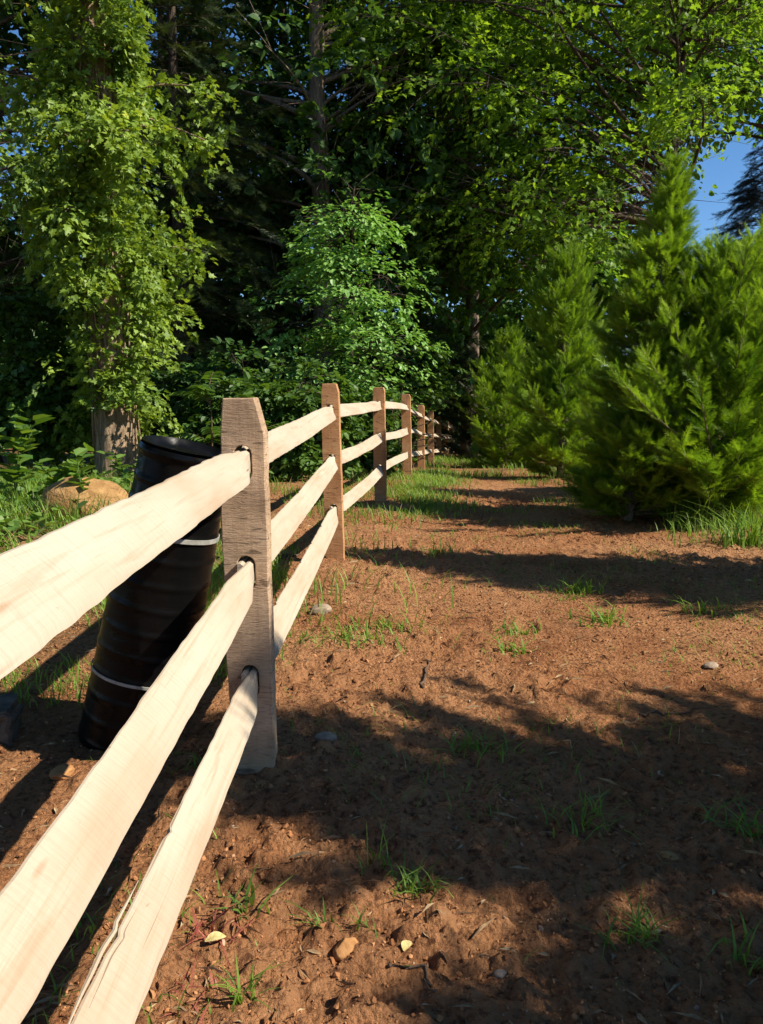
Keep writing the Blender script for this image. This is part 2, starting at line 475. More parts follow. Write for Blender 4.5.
# ------------------------------------------------------------------ fence
POSTS = [  # base px, top px, bottom py, top py, Y
    None,
    (256, 243, 775, 396, 2.448), (336, 330, 567, 383, 5.56), (381, 379, 505, 387, 8.71), (407.5, 406, 483, 394, 11.75),
    (421.5, 421, 470, 405, 14.8), (431, 430.5, 465, 411, 17.8), (439, 438.5, 460, 416, 20.8), (446, 445.5, 458, 419, 23.8), (451.5, 451, 456, 421, 26.8), (456.5, 456, 455, 423, 30)]

def post_geo(i):
    if i == 0: return np.array([-.415, -.62, 0.0]), np.array([-.418, -.62, 1.2])
    bx, tx, by, ty, Y = POSTS[i]
    B = at(bx, by, Y); T = at(tx, ty, Y)
    return B, T

PG = [post_geo(i) for i in range(11)]
for i, (B, T) in enumerate(PG):
    B[2] = gbase(np.array([B[0]]), np.array([B[1]]))[0]
def hole_z(i):
    if i == 0: return [.94, .56, .285]
    H = PG[i][1][2]; return [H - .195, H - .525, H - .865]
def tangent(i):
    a = PG[max(i - 1, 0)][0]; b = PG[min(i + 1, 10)][0]
    t = b - a; t[2] = 0; return nrm(t)
def post_x(i, z):
    B, T = PG[i]; f = (z - B[2]) / (T[2] - B[2]); return B + (T - B) * f

fence = thing('split_rail_fence', 'three-rail wooden fence of pale rails slotted through brown posts along the path', 'fence', (PG[1][0][0], PG[1][0][1], PG[1][0][2]))
FL = np.array(fence.location)

def make_post(i):
    r = np.random.default_rng(100 + i)
    B, T = PG[i]; t = tangent(i); n = np.array([t[1], -t[0], 0.0])  # n points to the path
    hw = .0625 * r.uniform(.95, 1.05); th = .042
    z0 = B[2] - .12; z1 = T[2]
    ch = (.026, .11) if i == 1 else (r.uniform(.01, .02), r.uniform(.03, .07))
    # outline in (u, z)
    out = []
    zz = np.linspace(z0, z1 - ch[1], 26)
    for z in zz: out.append((hw + .004 * (mnoise.noise((z * 7, i * 3.1, 1)) + .5 * mnoise.noise((z * 23, i, 2))), z))
    out.append((hw - ch[0], z1 - .004)); out.append((.01, z1 + .003 * r.normal())); out.append((-hw + .012, z1 - .006))
    for z in zz[::-1][0:]:
        if z < z1 - .03: out.append((-hw - .005 * (mnoise.noise((z * 6, i * 2.3, 5)) + .5 * mnoise.noise((z * 21, i, 9))) - (.004 if z < z1 - .2 else 0), z))
    holes = []
    for hz in hole_z(i):
        w, h = .026, .052; lp = []
        for a in np.linspace(0, math.pi, 9): lp.append((w * math.cos(a), hz + h - w + w * math.sin(a)))
        for a in np.linspace(math.pi, 2 * math.pi, 9): lp.append((w * math.cos(a), hz - h + w + w * math.sin(a)))
        holes.append(lp)
    bm = bmesh.new()
    def P(u, z, d):
        c = post_x(i, z); wob = .003 * mnoise.noise((u * 20, z * 9, d * 30 + i))
        k = 1.0
        return Vector(c * [1, 1, 0] + np.array([0, 0, z]) + n * u + t * (d + wob) - FL)
    loops = []
    for lp in [out] + holes:
        fr = [bm.verts.new(P(u, z, -th)) for u, z in lp]
        loops.append(fr)
    edges = []
    for fr in loops:
        for a, b in zip(fr, fr[1:] + fr[:1]): edges.append(bm.edges.new((a, b)))
    res = bmesh.ops.triangle_fill(bm, use_beauty=True, use_dissolve=False, edges=edges)
    faces = [f for f in res['geom'] if isinstance(f, bmesh.types.BMFace)]
    back = {}
    for lp, fr in zip([out] + holes, loops):
        for (u, z), v in zip(lp, fr): back[v] = bm.verts.new(P(u * .985, z, th))
    for f in faces: bm.faces.new([back[v] for v in reversed(f.verts)])
    for fr in loops:
        for a, b in zip(fr, fr[1:] + fr[:1]): bm.faces.new((a, b, back[b], back[a]))
    bmesh.ops.recalc_face_normals(bm, faces=bm.faces)
    eds = [e for e in bm.edges if len(e.link_faces) == 2 and e.calc_face_angle(0) > .7 and all(v.co.z + FL[2] > B[2] for v in e.verts)]
    bmesh.ops.bevel(bm, geom=eds, offset=.003, segments=1, affect='EDGES', clamp_overlap=True)
    me = bpy.data.meshes.new('post'); bm.to_mesh(me); bm.free()
    me.materials.append(M['post_grey'] if i <= 1 else M['post_brown'])
    o = bpy.data.objects.new('post', me); COL.objects.link(o); o.parent = fence
    if i == 1: o['label'] = 'greyer post with rough saw marks, nearest of the fence'
    return o
for i in range(1, 11): make_post(i)

def make_rail(i, k):
    r = np.random.default_rng(500 + i * 7 + k)
    za, zb = hole_z(i)[k], hole_z(i + 1)[k]
    a = post_x(i, za).copy(); b = post_x(i + 1, zb).copy(); a[2] = za; b[2] = zb
    d = b - a; L0 = np.linalg.norm(d); T = d / L0
    U = nrm(np.cross(T, [0, 0, 1.0])); W = np.cross(U, T)
    side = 1 if (i + k) % 2 else -1
    a = a - T * .075 + U * (-.0115); b = b + T * .075 + U * .0115
    L = L0 + .15
    n = 260 if i <= 1 else 130
    s = np.linspace(0, 1, n); x = s * L
    dist = np.minimum(x, L - x)
    tl = .20 + .07 * r.random(); tl2 = .20 + .12 * r.random()
    w = np.clip(np.where(x < L / 2, (x - .085) / tl, (L - x - .085) / tl2), 0, 1); w = w * w * (3 - 2 * w)
    full = np.array([(-.037, .060), (-.031, .060), (.012, .021), (.052, -.026), (.056, -.040), (.040, -.047), (-.020, -.046), (-.046, -.034), (-.050, .030)])
    c, sn = math.cos(r.normal() * .10), math.sin(r.normal() * .10)
    full = full * r.uniform(.97, 1.06) * ((.83, .66, .64) if i == 0 else (.80, .72, .70))[k]
    end = np.array([(-.0085, .036), (.0, .037), (.0085, .030), (.0095, 0), (.0095, -.026), (.005, -.036), (-.005, -.036), (-.0095, -.024), (-.0095, .02)])
    sec = end[None] * (1 - w)[:, None, None] + full[None] * w[:, None, None]
    ph = r.uniform(0, 50)
    # ragged split edges, long waves, chipped steps
    top = .0035 * (vnoise(x * 2.2, x * 0 + ph, seed=i) - .5) * 2 + .0013 * (vnoise(x * 24, x * 0 + ph, seed=i + 3) - .5) * 2
    bot = .0035 * (vnoise(x * 2.0, x * 0 + ph, seed=i + 11) - .5) * 2 + .0012 * (vnoise(x * 21, x * 0 + ph, seed=i + 5) - .5) * 2
    for _ in range(2 if k != 2 else 5):
        x0 = r.uniform(.3, L - .3); dep = r.uniform(.003, .008)
        top -= dep * np.clip(1 - np.abs(x - x0) / .05, 0, 1) * (x < x0)
    sec[:, 0:2, 1] += (top * w)[:, None]; sec[:, 0:2, 0] -= (top * w * .7)[:, None]
    sec[:, 3:6, 1] += (bot * w)[:, None]; sec[:, 3:6, 0] -= (bot * w * .6)[:, None]
    sec[:, 2, 0] += .003 * (vnoise(x * 8, x * 0 + ph, seed=31) - .5) * w
    sway = .012 * np.sin(s * math.pi) * r.normal() * (1 if i > 1 else .5); sag = .014 * np.sin(s * math.pi) * r.normal() * (1 if i > 1 else .4)
    C = a[None] + T[None] * x[:, None] + U[None] * (sway + .023 * s)[:, None] * [1, 1, 1] + W[None] * sag[:, None]
    C = a[None] + (b - a)[None] * s[:, None] + U[None] * sway[:, None] + W[None] * sag[:, None]
    V = C[:, None, :] + sec[:, :, 0:1] * U[None, None] + sec[:, :, 1:2] * W[None, None]
    m = sec.shape[1]
    ii = np.arange(n - 1)[:, None] * m; jj = np.arange(m)[None]; j2 = (jj + 1) % m
    Q = np.stack([ii + jj, ii + m + jj, ii + m + j2, ii + j2], -1).reshape(-1, 4)
    V = V.reshape(-1, 3)
    V = np.vstack([V, C[:1], C[-1:]])
    j = np.arange(m)
    Tr = np.vstack([np.stack([j, (j + 1) % m, np.full(m, n * m)], -1), np.stack([(n - 1) * m + (j + 1) % m, (n - 1) * m + j, np.full(m, n * m + 1)], -1)])
    # local frame: object's Y runs along the rail so the grain follows it
    rot = Matrix((tuple(U), tuple(T), tuple(W))).transposed()
    Rn = np.array(rot); Vl = (V - a) @ Rn
    mb = MB(); mb.add(Vl, Q, Tr)
    o = mb.build('rail', M['rail'], fence, smooth=True)
    o.matrix_local = Matrix.Translation(Vector(a - FL)) @ rot.to_4x4()
    mod_sharp(o.data, .55)
    return o, a, U, T, W, Rn

def mod_sharp(me, ang):
    bm = bmesh.new(); bm.from_mesh(me)
    bmesh.ops.recalc_face_normals(bm, faces=bm.faces)
    for e in bm.edges:
        if len(e.link_faces) == 2 and e.calc_face_angle(0) > ang: e.smooth = False
    bm.to_mesh(me); bm.free()

for i in range(0, 10):
    for k in range(3):
        o, a, U, T, W, Rn = make_rail(i, k)
        if i == 0 and k == 2:
            # a sliver peeling off the top edge of the lowest near rail
            me = o.data; vv = np.array([v.co[:] for v in me.vertices]); mb = MB(); n = 26
            for (y0, y1, lift, wd, off) in ((1.66, 2.02, .011, .0085, 0.0), (1.74, 1.96, .004, .005, .012)):
                q = np.linspace(0, 1, n); y = y0 + (y1 - y0) * q
                edge = vv[0:-2:9]; ex = np.interp(y, edge[:, 1], edge[:, 0]); ez = np.interp(y, edge[:, 1], edge[:, 2])
                arch = lift * np.sin(q * math.pi * .62) * (1 - q * .35)
                ctr = np.stack([ex - arch * .6 + off, y, ez + arch * .75 - off * .75 + .002], -1)
                tube(mb, ctr, wd * .5 * np.clip(np.sin(q * math.pi), .15, 1), 5)
            sp = mb.build('splinter', M['rail'], o)
            sp['label'] = 'thin splinter peeling from the edge of the lowest near rail'

# ------------------------------------------------------------------ drum behind the fence
def build_drum():
    p0 = at(131, 738, 2.80); p0[2] = gbase(p0[:1], p0[1:2])[0] - .02
    p1 = at(187, 449, 2.77)
    t = thing('plastic_drum', 'tall glossy black plastic drum leaning towards the nearest fence post, two pale straps round it', 'drum', p0)
    ax = p1 - p0; L = np.linalg.norm(ax); A = ax / L
    n = 150; s = np.linspace(0, 1, n)
    rr = .182 + (.150 - .182) * s
    P = np.array([[0, 0, 0]]) + A[None] * (s * L)[:, None]
    sides = 64; th = np.arange(sides) * 2 * math.pi / sides
    X = nrm(np.cross([0, 1.0, 0], A)); Yv = np.cross(A, X)
    S, TH = np.meshgrid(s, th, indexing='ij')
    rib = np.sin(S * L * 2 * math.pi / .085)
    wr = fbm(np.cos(TH) * 1.8 + 4, np.sin(TH) * 1.8, S * 9, 3, 77) - .5
    R = rr[:, None] + .0034 * np.clip(rib, 0, 1) ** 3 * (S < .93) * (.35 + .9 * vnoise(np.cos(TH) * 2 + 3, np.sin(TH) * 2, S * 13, 4)) + .006 * wr + .006 * np.exp(-((S - .985) / .012) ** 2)
    V = P[:, None, :] + R[:, :, None] * (np.cos(TH)[..., None] * X + np.sin(TH)[..., None] * Yv)
    i = np.arange(n - 1)[:, None] * sides; j = np.arange(sides)[None]; j2 = (j + 1) % sides
    Q = np.stack([i + j, i + j2, i + sides + j2, i + sides + j], -1).reshape(-1, 4)
    mb = MB(); mb.add(V.reshape(-1, 3), Q); mb.build('drum_wall', M['plastic'], t, smooth=True)
    # recessed, crumpled lid
    mb = MB(); m = 14; f = np.linspace(0, 1, m)
    FF, TT = np.meshgrid(f, th, indexing='ij')
    dep = np.where(FF > .90, 0.010 - (1 - FF) * .25, -.016) + .020 * (fbm(FF * np.cos(TT) * 4 + 9, FF * np.sin(TT) * 4, None, 3, 5) - .5) * (FF < .93)
    V = (A * L)[None, None] + dep[..., None] * A + (FF * R[-1][None, :] * .995)[..., None] * (np.cos(TT)[..., None] * X + np.sin(TT)[..., None] * Yv)
    i = np.arange(m - 1)[:, None] * sides
    Q = np.stack([i + j, i + sides + j, i + sides + j2, i + j2], -1).reshape(-1, 4)
    mb.add(V.reshape(-1, 3), Q); mb.build('lid', M['plastic'], t, smooth=True)
    for sc, w in ((.25, .005), (.735, .0075)):
        mb = MB(); kk = int(sc * (n - 1))
        ring = []
        for da, dr in ((-w, .001), (-w, .0045), (w, .0045), (w, .001)):
            tilt = .006 * np.cos(th + 1.0)
            Rr = np.maximum.reduce([R[kk - 2], R[kk], R[kk + 2]]) + dr
            ring.append(P[kk][None] + A[None] * (da + tilt)[:, None] + Rr[:, None] * (np.cos(th)[:, None] * X + np.sin(th)[:, None] * Yv))
        V = np.stack(ring, 0).reshape(-1, 3); Q = []
        for q in range(4):
            q2 = (q + 1) % 4
            for jj in range(sides):
                Q.append((q * sides + jj, q * sides + (jj + 1) % sides, q2 * sides + (jj + 1) % sides, q2 * sides + jj))
        mb.add(V, Q); mb.build('strap', M['strap'], t, smooth=False)
build_drum()

# ------------------------------------------------------------------ stones
def stone(name, label, cat, px, py, w, h, d, mat, seed, group=None, facets=9, rz=None, sink=.3, Y=None):
    g = ground_at(px, py) if Y is None else at(px, py, Y)
    g[2] = gbase(g[:1], g[1:2])[0]
    r = np.random.default_rng(seed)
    bm = bmesh.new(); bmesh.ops.create_icosphere(bm, subdivisions=4, radius=1)
    pl = [(Vector(nrm(r.normal(size=3))), r.uniform(.72, .95)) for _ in range(facets)]
    for v in bm.verts:
        for nn, dd in pl:
            k = v.co.dot(nn) - dd
            if k > 0: v.co -= nn * k * .95
        v.co *= 1 + .06 * mnoise.noise(v.co * 2.5 + Vector((seed, 0, 0))) + .025 * mnoise.noise(v.co * 9)
        v.co = Vector((v.co.x * w / 2, v.co.y * d / 2, v.co.z * h / 2))
    me = bpy.data.meshes.new(name); bm.to_mesh(me); bm.free()
    for p in me.polygons: p.use_smooth = True
    me.materials.append(mat)
    o = bpy.data.objects.new(name, me); COL.objects.link(o)
    o.location = (g[0], g[1], g[2] + h * (.5 - sink)); o.rotation_euler = (0, 0, r.uniform(0, 6) if rz is None else rz)
    return tag(o, label, cat, group)

stone('boulder', 'big rounded tan boulder lying in the grass in front of the vine-clad trunk', 'boulder', 86, 524, .80, .50, .6, M['stone_tan'], 3, None, 5, .12, .22, 7.6)
stone('stone', 'flat grey stone by the foot of the nearest fence post', 'stone', 325, 743, .088, .055, .06, M['stone'], 5, None, 12, .2, .3)
stone('stone', 'rust-orange flat stone standing out on the sunlit soil in the foreground', 'stone', 346, 952, .050, .045, .07, M['stone_rust'], 6, None, 12, -.5, .35)
stone('stone', 'small pale stone lying in the big shade patch mid-path', 'stone', 497, 824, .034, .024, .03, M['stone'], 7)
stone('stone', 'brown stone half sunk in the shade on the right of the path', 'stone', 668, 860, .055, .032, .04, M['stone_tan'], 8)
stone('stone', 'pale flat stone on sunny soil between the two large shadows, toward the right', 'stone', 711, 667, .085, .03, .06, M['stone'], 9)
stone('stone', 'grey-tan stone beside the weeds under the second bay of rails', 'stone', 321, 613, .13, .07, .10, M['stone'], 10)
stone('stone', 'cream pebble at the near end of the path beside a yellow fallen leaf', 'stone', 500, 976, .030, .02, .026, M['stone'], 12)
stone('stone', 'reddish stone in the sunny strip at the lower left under the rails', 'stone', 62, 775, .09, .04, .07, M['stone_rust'], 14)
# dark timber block at the left edge
def block():
    g = ground_at(6, 738)
    bm = bmesh.new(); bmesh.ops.create_cube(bm, size=1)
    bmesh.ops.subdivide_edges(bm, edges=bm.edges, cuts=5, use_grid_fill=True)
    for v in bm.verts:
        n = .02 * mnoise.noise(v.co * 4) + .012 * mnoise.noise(v.co * 11)
        v.co = Vector((v.co.x * .26 + n, v.co.y * .18 + n, (v.co.z + .5) * .17 + n - .015))
    bmesh.ops.bevel(bm, geom=[e for e in bm.edges if e.calc_face_angle(0) > .8], offset=.008, segments=2, affect='EDGES')
    me = bpy.data.meshes.new('timber_block'); bm.to_mesh(me); bm.free(); me.materials.append(M['timber'])
    o = bpy.data.objects.new('timber_block', me); COL.objects.link(o); o.location = (g[0] - .10, g[1], g[2] - .03); o.rotation_euler = (0, 0, .2)
    tag(o, 'weathered grey timber block on the ground left of the black drum', 'wood block')
block()

# brick pier far right
def brick_pier():
    g = at(770, 478, 12.2); g[2] = gbase(g[:1], g[1:2])[0]
    m, nt, out = newmat('red_brick'); co = texco(nt)
    b = N(nt, 'ShaderNodeTexBrick'); b.inputs['Scale'].default_value = 4.4
    b.inputs['Color1'].default_value = (.30, .12, .085, 1); b.inputs['Color2'].default_value = (.38, .17, .12, 1); b.inputs['Mortar'].default_value = (.42, .36, .31, 1)
    b.inputs['Mortar Size'].default_value = .03
    nt.links.new(mapping(nt, co, (1, 1, 1), (math.pi / 2, 0, 0)), b.inputs['Vector'])
    principled(nt, out, b.outputs['Color'], .9, .15, b.outputs['Fac'], -.4, .01)
    t = thing('brick_wall', 'low reddish brick wall with a pale coping, half hidden by the right hand cedars', 'wall', g)
    for name, sz, zo, mt in (('brickwork', (1.0, .24, .34), .17, m), ('coping', (1.06, .30, .06), .372, plain('coping_stone', (.36, .25, .21), (.5, .37, .32), 12))):
        bm = bmesh.new(); bmesh.ops.create_cube(bm, size=1)
        for v in bm.verts: v.co = Vector((v.co.x * sz[0], v.co.y * sz[1], v.co.z * sz[2] + zo))
        bmesh.ops.bevel(bm, geom=bm.edges[:], offset=.008, segments=2, affect='EDGES')
        me = bpy.data.meshes.new(name); bm.to_mesh(me); bm.free(); me.materials.append(mt)
        o = bpy.data.objects.new(name, me); COL.objects.link(o); o.parent = t
brick_pier()

# ------------------------------------------------------------------ trees
def trunk_path(base, H, lean=(0, 0), wig=.08, n=24, seed=0):
    s = np.linspace(0, 1, n)
    x = base[0] + lean[0] * s + wig * (vnoise(s * 4, s * 0 + seed, seed=seed) - .5) * 2 * s ** .5
    y = base[1] + lean[1] * s + wig * (vnoise(s * 4, s * 0 + seed + 9, seed=seed + 1) - .5) * 2 * s ** .5
    return np.stack([x, y, base[2] - .15 + (H + .15) * s], -1)

def sprays(mb, C, D, L, W, n, leaf, size, r, flat=.35, droop=.25, tmpl=LEAF6, szvar=.3):
    S = len(C); D = nrm(D)
    side = nrm(np.cross(D, np.tile([0, 0, 1.0], (S, 1)) + .01)); up = np.cross(side, D)
    t = r.random((S, n)) ** .75; w = (r.random((S, n)) * 2 - 1)
    Lr = np.broadcast_to(L, (S,))[:, None]; Wr = np.broadcast_to(W, (S,))[:, None]
    wl = w * Wr * (1 - .65 * t) ; dz = -droop * Lr * t * t + r.normal(size=(S, n)) * .10 * Wr
    P = C[:, None] + D[:, None] * (t * Lr)[..., None] + side[:, None] * wl[..., None] + np.array([0, 0, 1.0]) * dz[..., None]
    yd = D[:, None] * .7 + side[:, None] * (np.sign(w) * .8)[..., None] + np.array([0, 0, -.35]) + r.normal(size=(S, n, 3)) * .35
    zd = np.array([0, 0, 1.0]) + D[:, None] * .15 + r.normal(size=(S, n, 3)) * flat
    rn = np.clip(r.random((S, 1)) * .6 + r.random((S, n)) * .4, 0, 1)
    sz = size * (1 + szvar * r.normal(size=S * n)).clip(.4, 1.8)
    scatter(mb, tmpl, P.reshape(-1, 3), yd.reshape(-1, 3), zd.reshape(-1, 3), sz, rn.ravel())

def broad_tree(name, label, cat, x, y, H, tr, crown, nl, ns, nleaf, lsize, leafm, barkm, seed, group=None, L=.7, W=.35,
               flat=.4, droop=.25, gap=.45, gapf=.5, limb_lo=.2, tmpl=LEAF6, lean=(0, 0), shell=.5, zlim=None, extra=None, keep=None):
    r = np.random.default_rng(seed)
    zb = float(gbase(np.array([x]), np.array([y]))[0]); base = np.array([x, y, zb])
    t = thing(name, label, cat, base, 0, group)
    tp = trunk_path(base, H * .92, lean, tr * .8, 26, seed)
    s = np.linspace(0, 1, 26)
    tb = MB(); tube(tb, tp, tr * (1 - .8 * s) * (1 + .7 * np.exp(-s * H / .35)) + .01, 14, .12, seed)
    C0 = base + np.array(crown[:3]); R0 = np.array(crown[3:])
    lf = MB(); SC_, SD_ = [], []
    for _ in range(nl):
        u = nrm(r.normal(size=3)) * r.uniform(shell, 1) ** .6
        e = C0 + u * R0
        if zlim is not None: e[2] = max(e[2], zb + zlim)
        if keep is not None and not keep(e[None])[0]: continue
        f = np.clip((e[2] - zb - r.uniform(.12, .35) * np.linalg.norm(e[:2] - base[:2])) / (H * .92), limb_lo, .95)
        if limb_lo > .4 and f < limb_lo + .01: f = limb_lo + .4 * ((_ * .618) % 1)
        k = f * 25; i0 = int(min(k, 24)); p0 = tp[i0] + (tp[i0 + 1] - tp[i0]) * (k - i0)
        midp = (p0 + e) / 2 + np.array([0, 0, .12 * np.linalg.norm(e - p0)]) + r.normal(size=3) * .12 * np.linalg.norm(e - p0)
        bp = bez(p0, midp, e, 12)
        r0 = min(tr * .35, .02 + .018 * np.linalg.norm(e - p0)) * (1 - .6 * f)
        tube(tb, bp, np.linspace(r0, .006, 12), 6)
        tt = r.uniform(.25, 1.0, ns) ** .8
        q = bez(p0, midp, e, 60); idx = (tt * 59).astype(int)
        pts = q[idx]; dr = nrm(q[np.minimum(idx + 1, 59)] - q[np.maximum(idx - 1, 0)])
        rv = r.normal(size=(ns, 3)) * [1, 1, .55]
        dd = nrm(dr * .5 + rv)
        ln = r.uniform(.3, 1.0, ns)[:, None] * L * 1.1
        st = pts + dd * ln * .8
        SC_.append(st); SD_.append(nrm(dd + np.array([0, 0, -.15])))
        for m_ in range(0, ns, 3):
            tube(tb, np.stack([pts[m_], pts[m_] + dd[m_] * ln[m_] * .5 + [0, 0, .03], st[m_] + dd[m_] * L * .5]), [.008, .006, .003], 4)
    Cc = np.concatenate(SC_); Dd = np.concatenate(SD_)
    nz = fbm(Cc[:, 0] * gapf + seed, Cc[:, 1] * gapf, Cc[:, 2] * gapf, 2, seed)
    kp = (nz > gap) & (Cc[:, 2] > zb + .15) & ~((Cc[:, 0] > fence_x(Cc[:, 1]) - .55) & (Cc[:, 0] < fence_x(Cc[:, 1]) + 1.2) & (Cc[:, 2] < gbase(Cc[:, 0], Cc[:, 1]) + 1.55))
    if keep is not None: kp &= keep(Cc)
    Cc, Dd = Cc[kp], Dd[kp]
    sprays(lf, Cc, Dd, L * r.uniform(.7, 1.2, len(Cc)), W * r.uniform(.7, 1.2, len(Cc)), nleaf, None, lsize, r, flat, droop, tmpl)
    if extra: extra(lf, tb, r, base)
    tb.build('trunk', barkm, t, smooth=True, loc=None).data.transform(Matrix.Translation(Vector(-base)))
    lf.build('crown', leafm, t).data.transform(Matrix.Translation(Vector(-base)))
    return t

def conifer(name, label, cat, x, y, H, R, nb, seed, mat, barkm, group=None, fl=.26, per=26, rise=.45, low=.10, droop=0.0, prof=.85, tr=.05, tmpl=FROND, thin=1.0, lean=(0, 0), wscale=1.0):
    r = np.random.default_rng(seed)
    zb = float(gbase(np.array([x]), np.array([y]))[0]); base = np.array([x, y, zb])
    t = thing(name, label, cat, base, 0, group)
    tp = trunk_path(base, H, lean, .05, 30, seed); s = np.linspace(0, 1, 30)
    tb = MB(); tube(tb, tp, tr * (1 - .92 * s) + .004, 10, .15, seed)
    lf = MB(); P_, Y_, S_, R_ = [], [], [], []
    for b in range(nb):
        f = low + (1 - low) * (r.random() ** 1.05) * .985
        az = r.uniform(0, 2 * math.pi)
        k = f * 29; i0 = int(min(k, 28)); p0 = tp[i0] + (tp[i0 + 1] - tp[i0]) * (k - i0)
        lobe = .55 + .85 * vnoise(np.array([math.cos(az) * 1.6 + seed]), np.array([math.sin(az) * 1.6]), np.array([f * H * 1.3]), seed)[0]
        rl = R * (1 - f) ** prof * min(1, .55 + (f - low) * 2.5) * lobe * (r.uniform(.55, 1.05) if r.random() < .88 else r.uniform(1.05, 1.3)) + .05
        ris = rise * (.5 + f) + r.normal() * .12
        d = np.array([math.cos(az), math.sin(az), 0.0])
        e = p0 + d * rl + np.array([0, 0, (ris - droop) * rl])
        mp = p0 + d * rl * .55 + np.array([0, 0, (ris * .25 + .1 * droop) * rl])
        bp = bez(p0, mp, e, 7)
        tube(tb, bp, np.linspace(.006 + .008 * rl * (1 - f), .002, 7), 4)
        nf = max(4, int(per * (rl / R) ** .7 * thin))
        tt = np.clip(r.random(nf) ** .62, 0, 1) * .95 + .03
        q = bez(p0, mp, e, 40); idx = (tt * 39).astype(int); pts = q[idx]
        dr = nrm(q[np.minimum(idx + 1, 39)] - q[np.maximum(idx - 1, 0)])
        side = nrm(np.cross(dr, [0, 0, 1.0])); sg = r.choice([-1, 1], nf)[:, None]
        yd = nrm(dr * r.uniform(.5, 1.1, nf)[:, None] + side * sg * r.uniform(.1, .8, nf)[:, None] + np.array([0, 0, 1.0]) * r.uniform(-.15, .55, nf)[:, None] * (1 - 2 * droop) + r.normal(size=(nf, 3)) * .15)
        P_.append(pts); Y_.append(yd); S_.append(fl * r.uniform(.55, 1.2, nf) * (.75 + .35 * (1 - f))); R_.append(np.clip(r.random() * .5 + r.random(nf) * .5, 0, 1))
    P = np.concatenate(P_); Yd = np.concatenate(Y_)
    zd = nrm(np.array([0, 0, 1.0]) + r.normal(size=P.shape) * .7)
    scatter(lf, tmpl, P, Yd, zd, np.concatenate(S_), np.concatenate(R_), wscale)
    tb.build('trunk', barkm, t, smooth=True).data.transform(Matrix.Translation(Vector(-base)))
    lf.build('crown', mat, t).data.transform(Matrix.Translation(Vector(-base)))
    return t

# --- the row of feathery cedars right of the path
CG = 'feathery cedars in a row along the right of the path'
conifer('cedar_tree', 'tall slender-topped cedar nearest the path in the right hand row, low branches brushing the soil', 'cedar', 2.35, 7.75, 3.35, .92, 400, 11, M['conifer'], M['bark_mid'], CG, .22, 48, .42, .04, 0, 1.2, .045, lean=(.3, .1))
conifer('cedar_tree', 'broad bright green cedar at the right edge, pressed against the slender-topped one', 'cedar', 3.12, 7.6, 2.4, 1.12, 440, 12, M['conifer'], M['bark_mid'], CG, .23, 50, .65, .06, 0, .5, .04, lean=(.1, .1))
conifer('cedar_tree', 'cedar at the right margin, mostly cut off behind the broad bright one', 'cedar', 4.5, 9.6, 2.45, .9, 300, 13, M['conifer'], M['bark_mid'], CG, .26, 42, .6, .05, 0, .7, .05)
conifer('cedar_tree', 'yellow-green pointed cedar in the middle of the row beyond the slender-topped one', 'cedar', 2.75, 12.6, 3.35, .85, 340, 14, M['conifer'], M['bark_mid'], CG, .25, 40, .7, .04, 0, .58, .05)
conifer('cedar_tree', 'smallest and farthest cedar of the row, at the far end of the path', 'cedar', 2.5, 16.6, 2.7, .8, 260, 15, M['conifer'], M['bark_mid'], CG, .25, 34, .7, .04, 0, .65, .04)
conifer('cedar_tree', 'cedar outside the right frame edge casting the middle shadow band on the path', 'cedar', 4.0, 4.6, 4.1, .95, 340, 16, M['conifer'], M['bark_mid'], CG, .28, 50, .6, .05, 0, .75, .05)
conifer('cedar_tree', 'cedar outside the right frame edge beyond the grass clumps, its shadow crossing the far path', 'cedar', 5.7, 8.5, 5.0, 1.0, 260, 19, M['conifer'], M['bark_mid'], CG, .30, 40, .6, .05, 0, .7, .06)
conifer('cedar_tree', 'big cedar outside the right frame edge casting the nearest broad shadow', 'cedar', 3.75, 1.42, 4.3, 1.08, 360, 17, M['conifer'], M['bark_mid'], CG, .30, 40, .6, .04, 0, .55, .06)
conifer('cedar_tree', 'cedar outside the frame at the right, shading the near corner of the soil', 'cedar', 2.45, .8, 2.15, .65, 240, 18, M['conifer'], M['bark_mid'], CG, .28, 30, .6, .04, 0, .7, .06)

# --- dark spruce in the distance at the far right
conifer('spruce_tree', 'dark blue-green spruce with drooping tiers against the sky at the right edge', 'spruce', 13.9, 31, 11.6, 3.3, 420, 21, M['spruce'], M['bark_dark'], None, .8, 30, .15, .06, .42, .75, .18, wscale=.8)

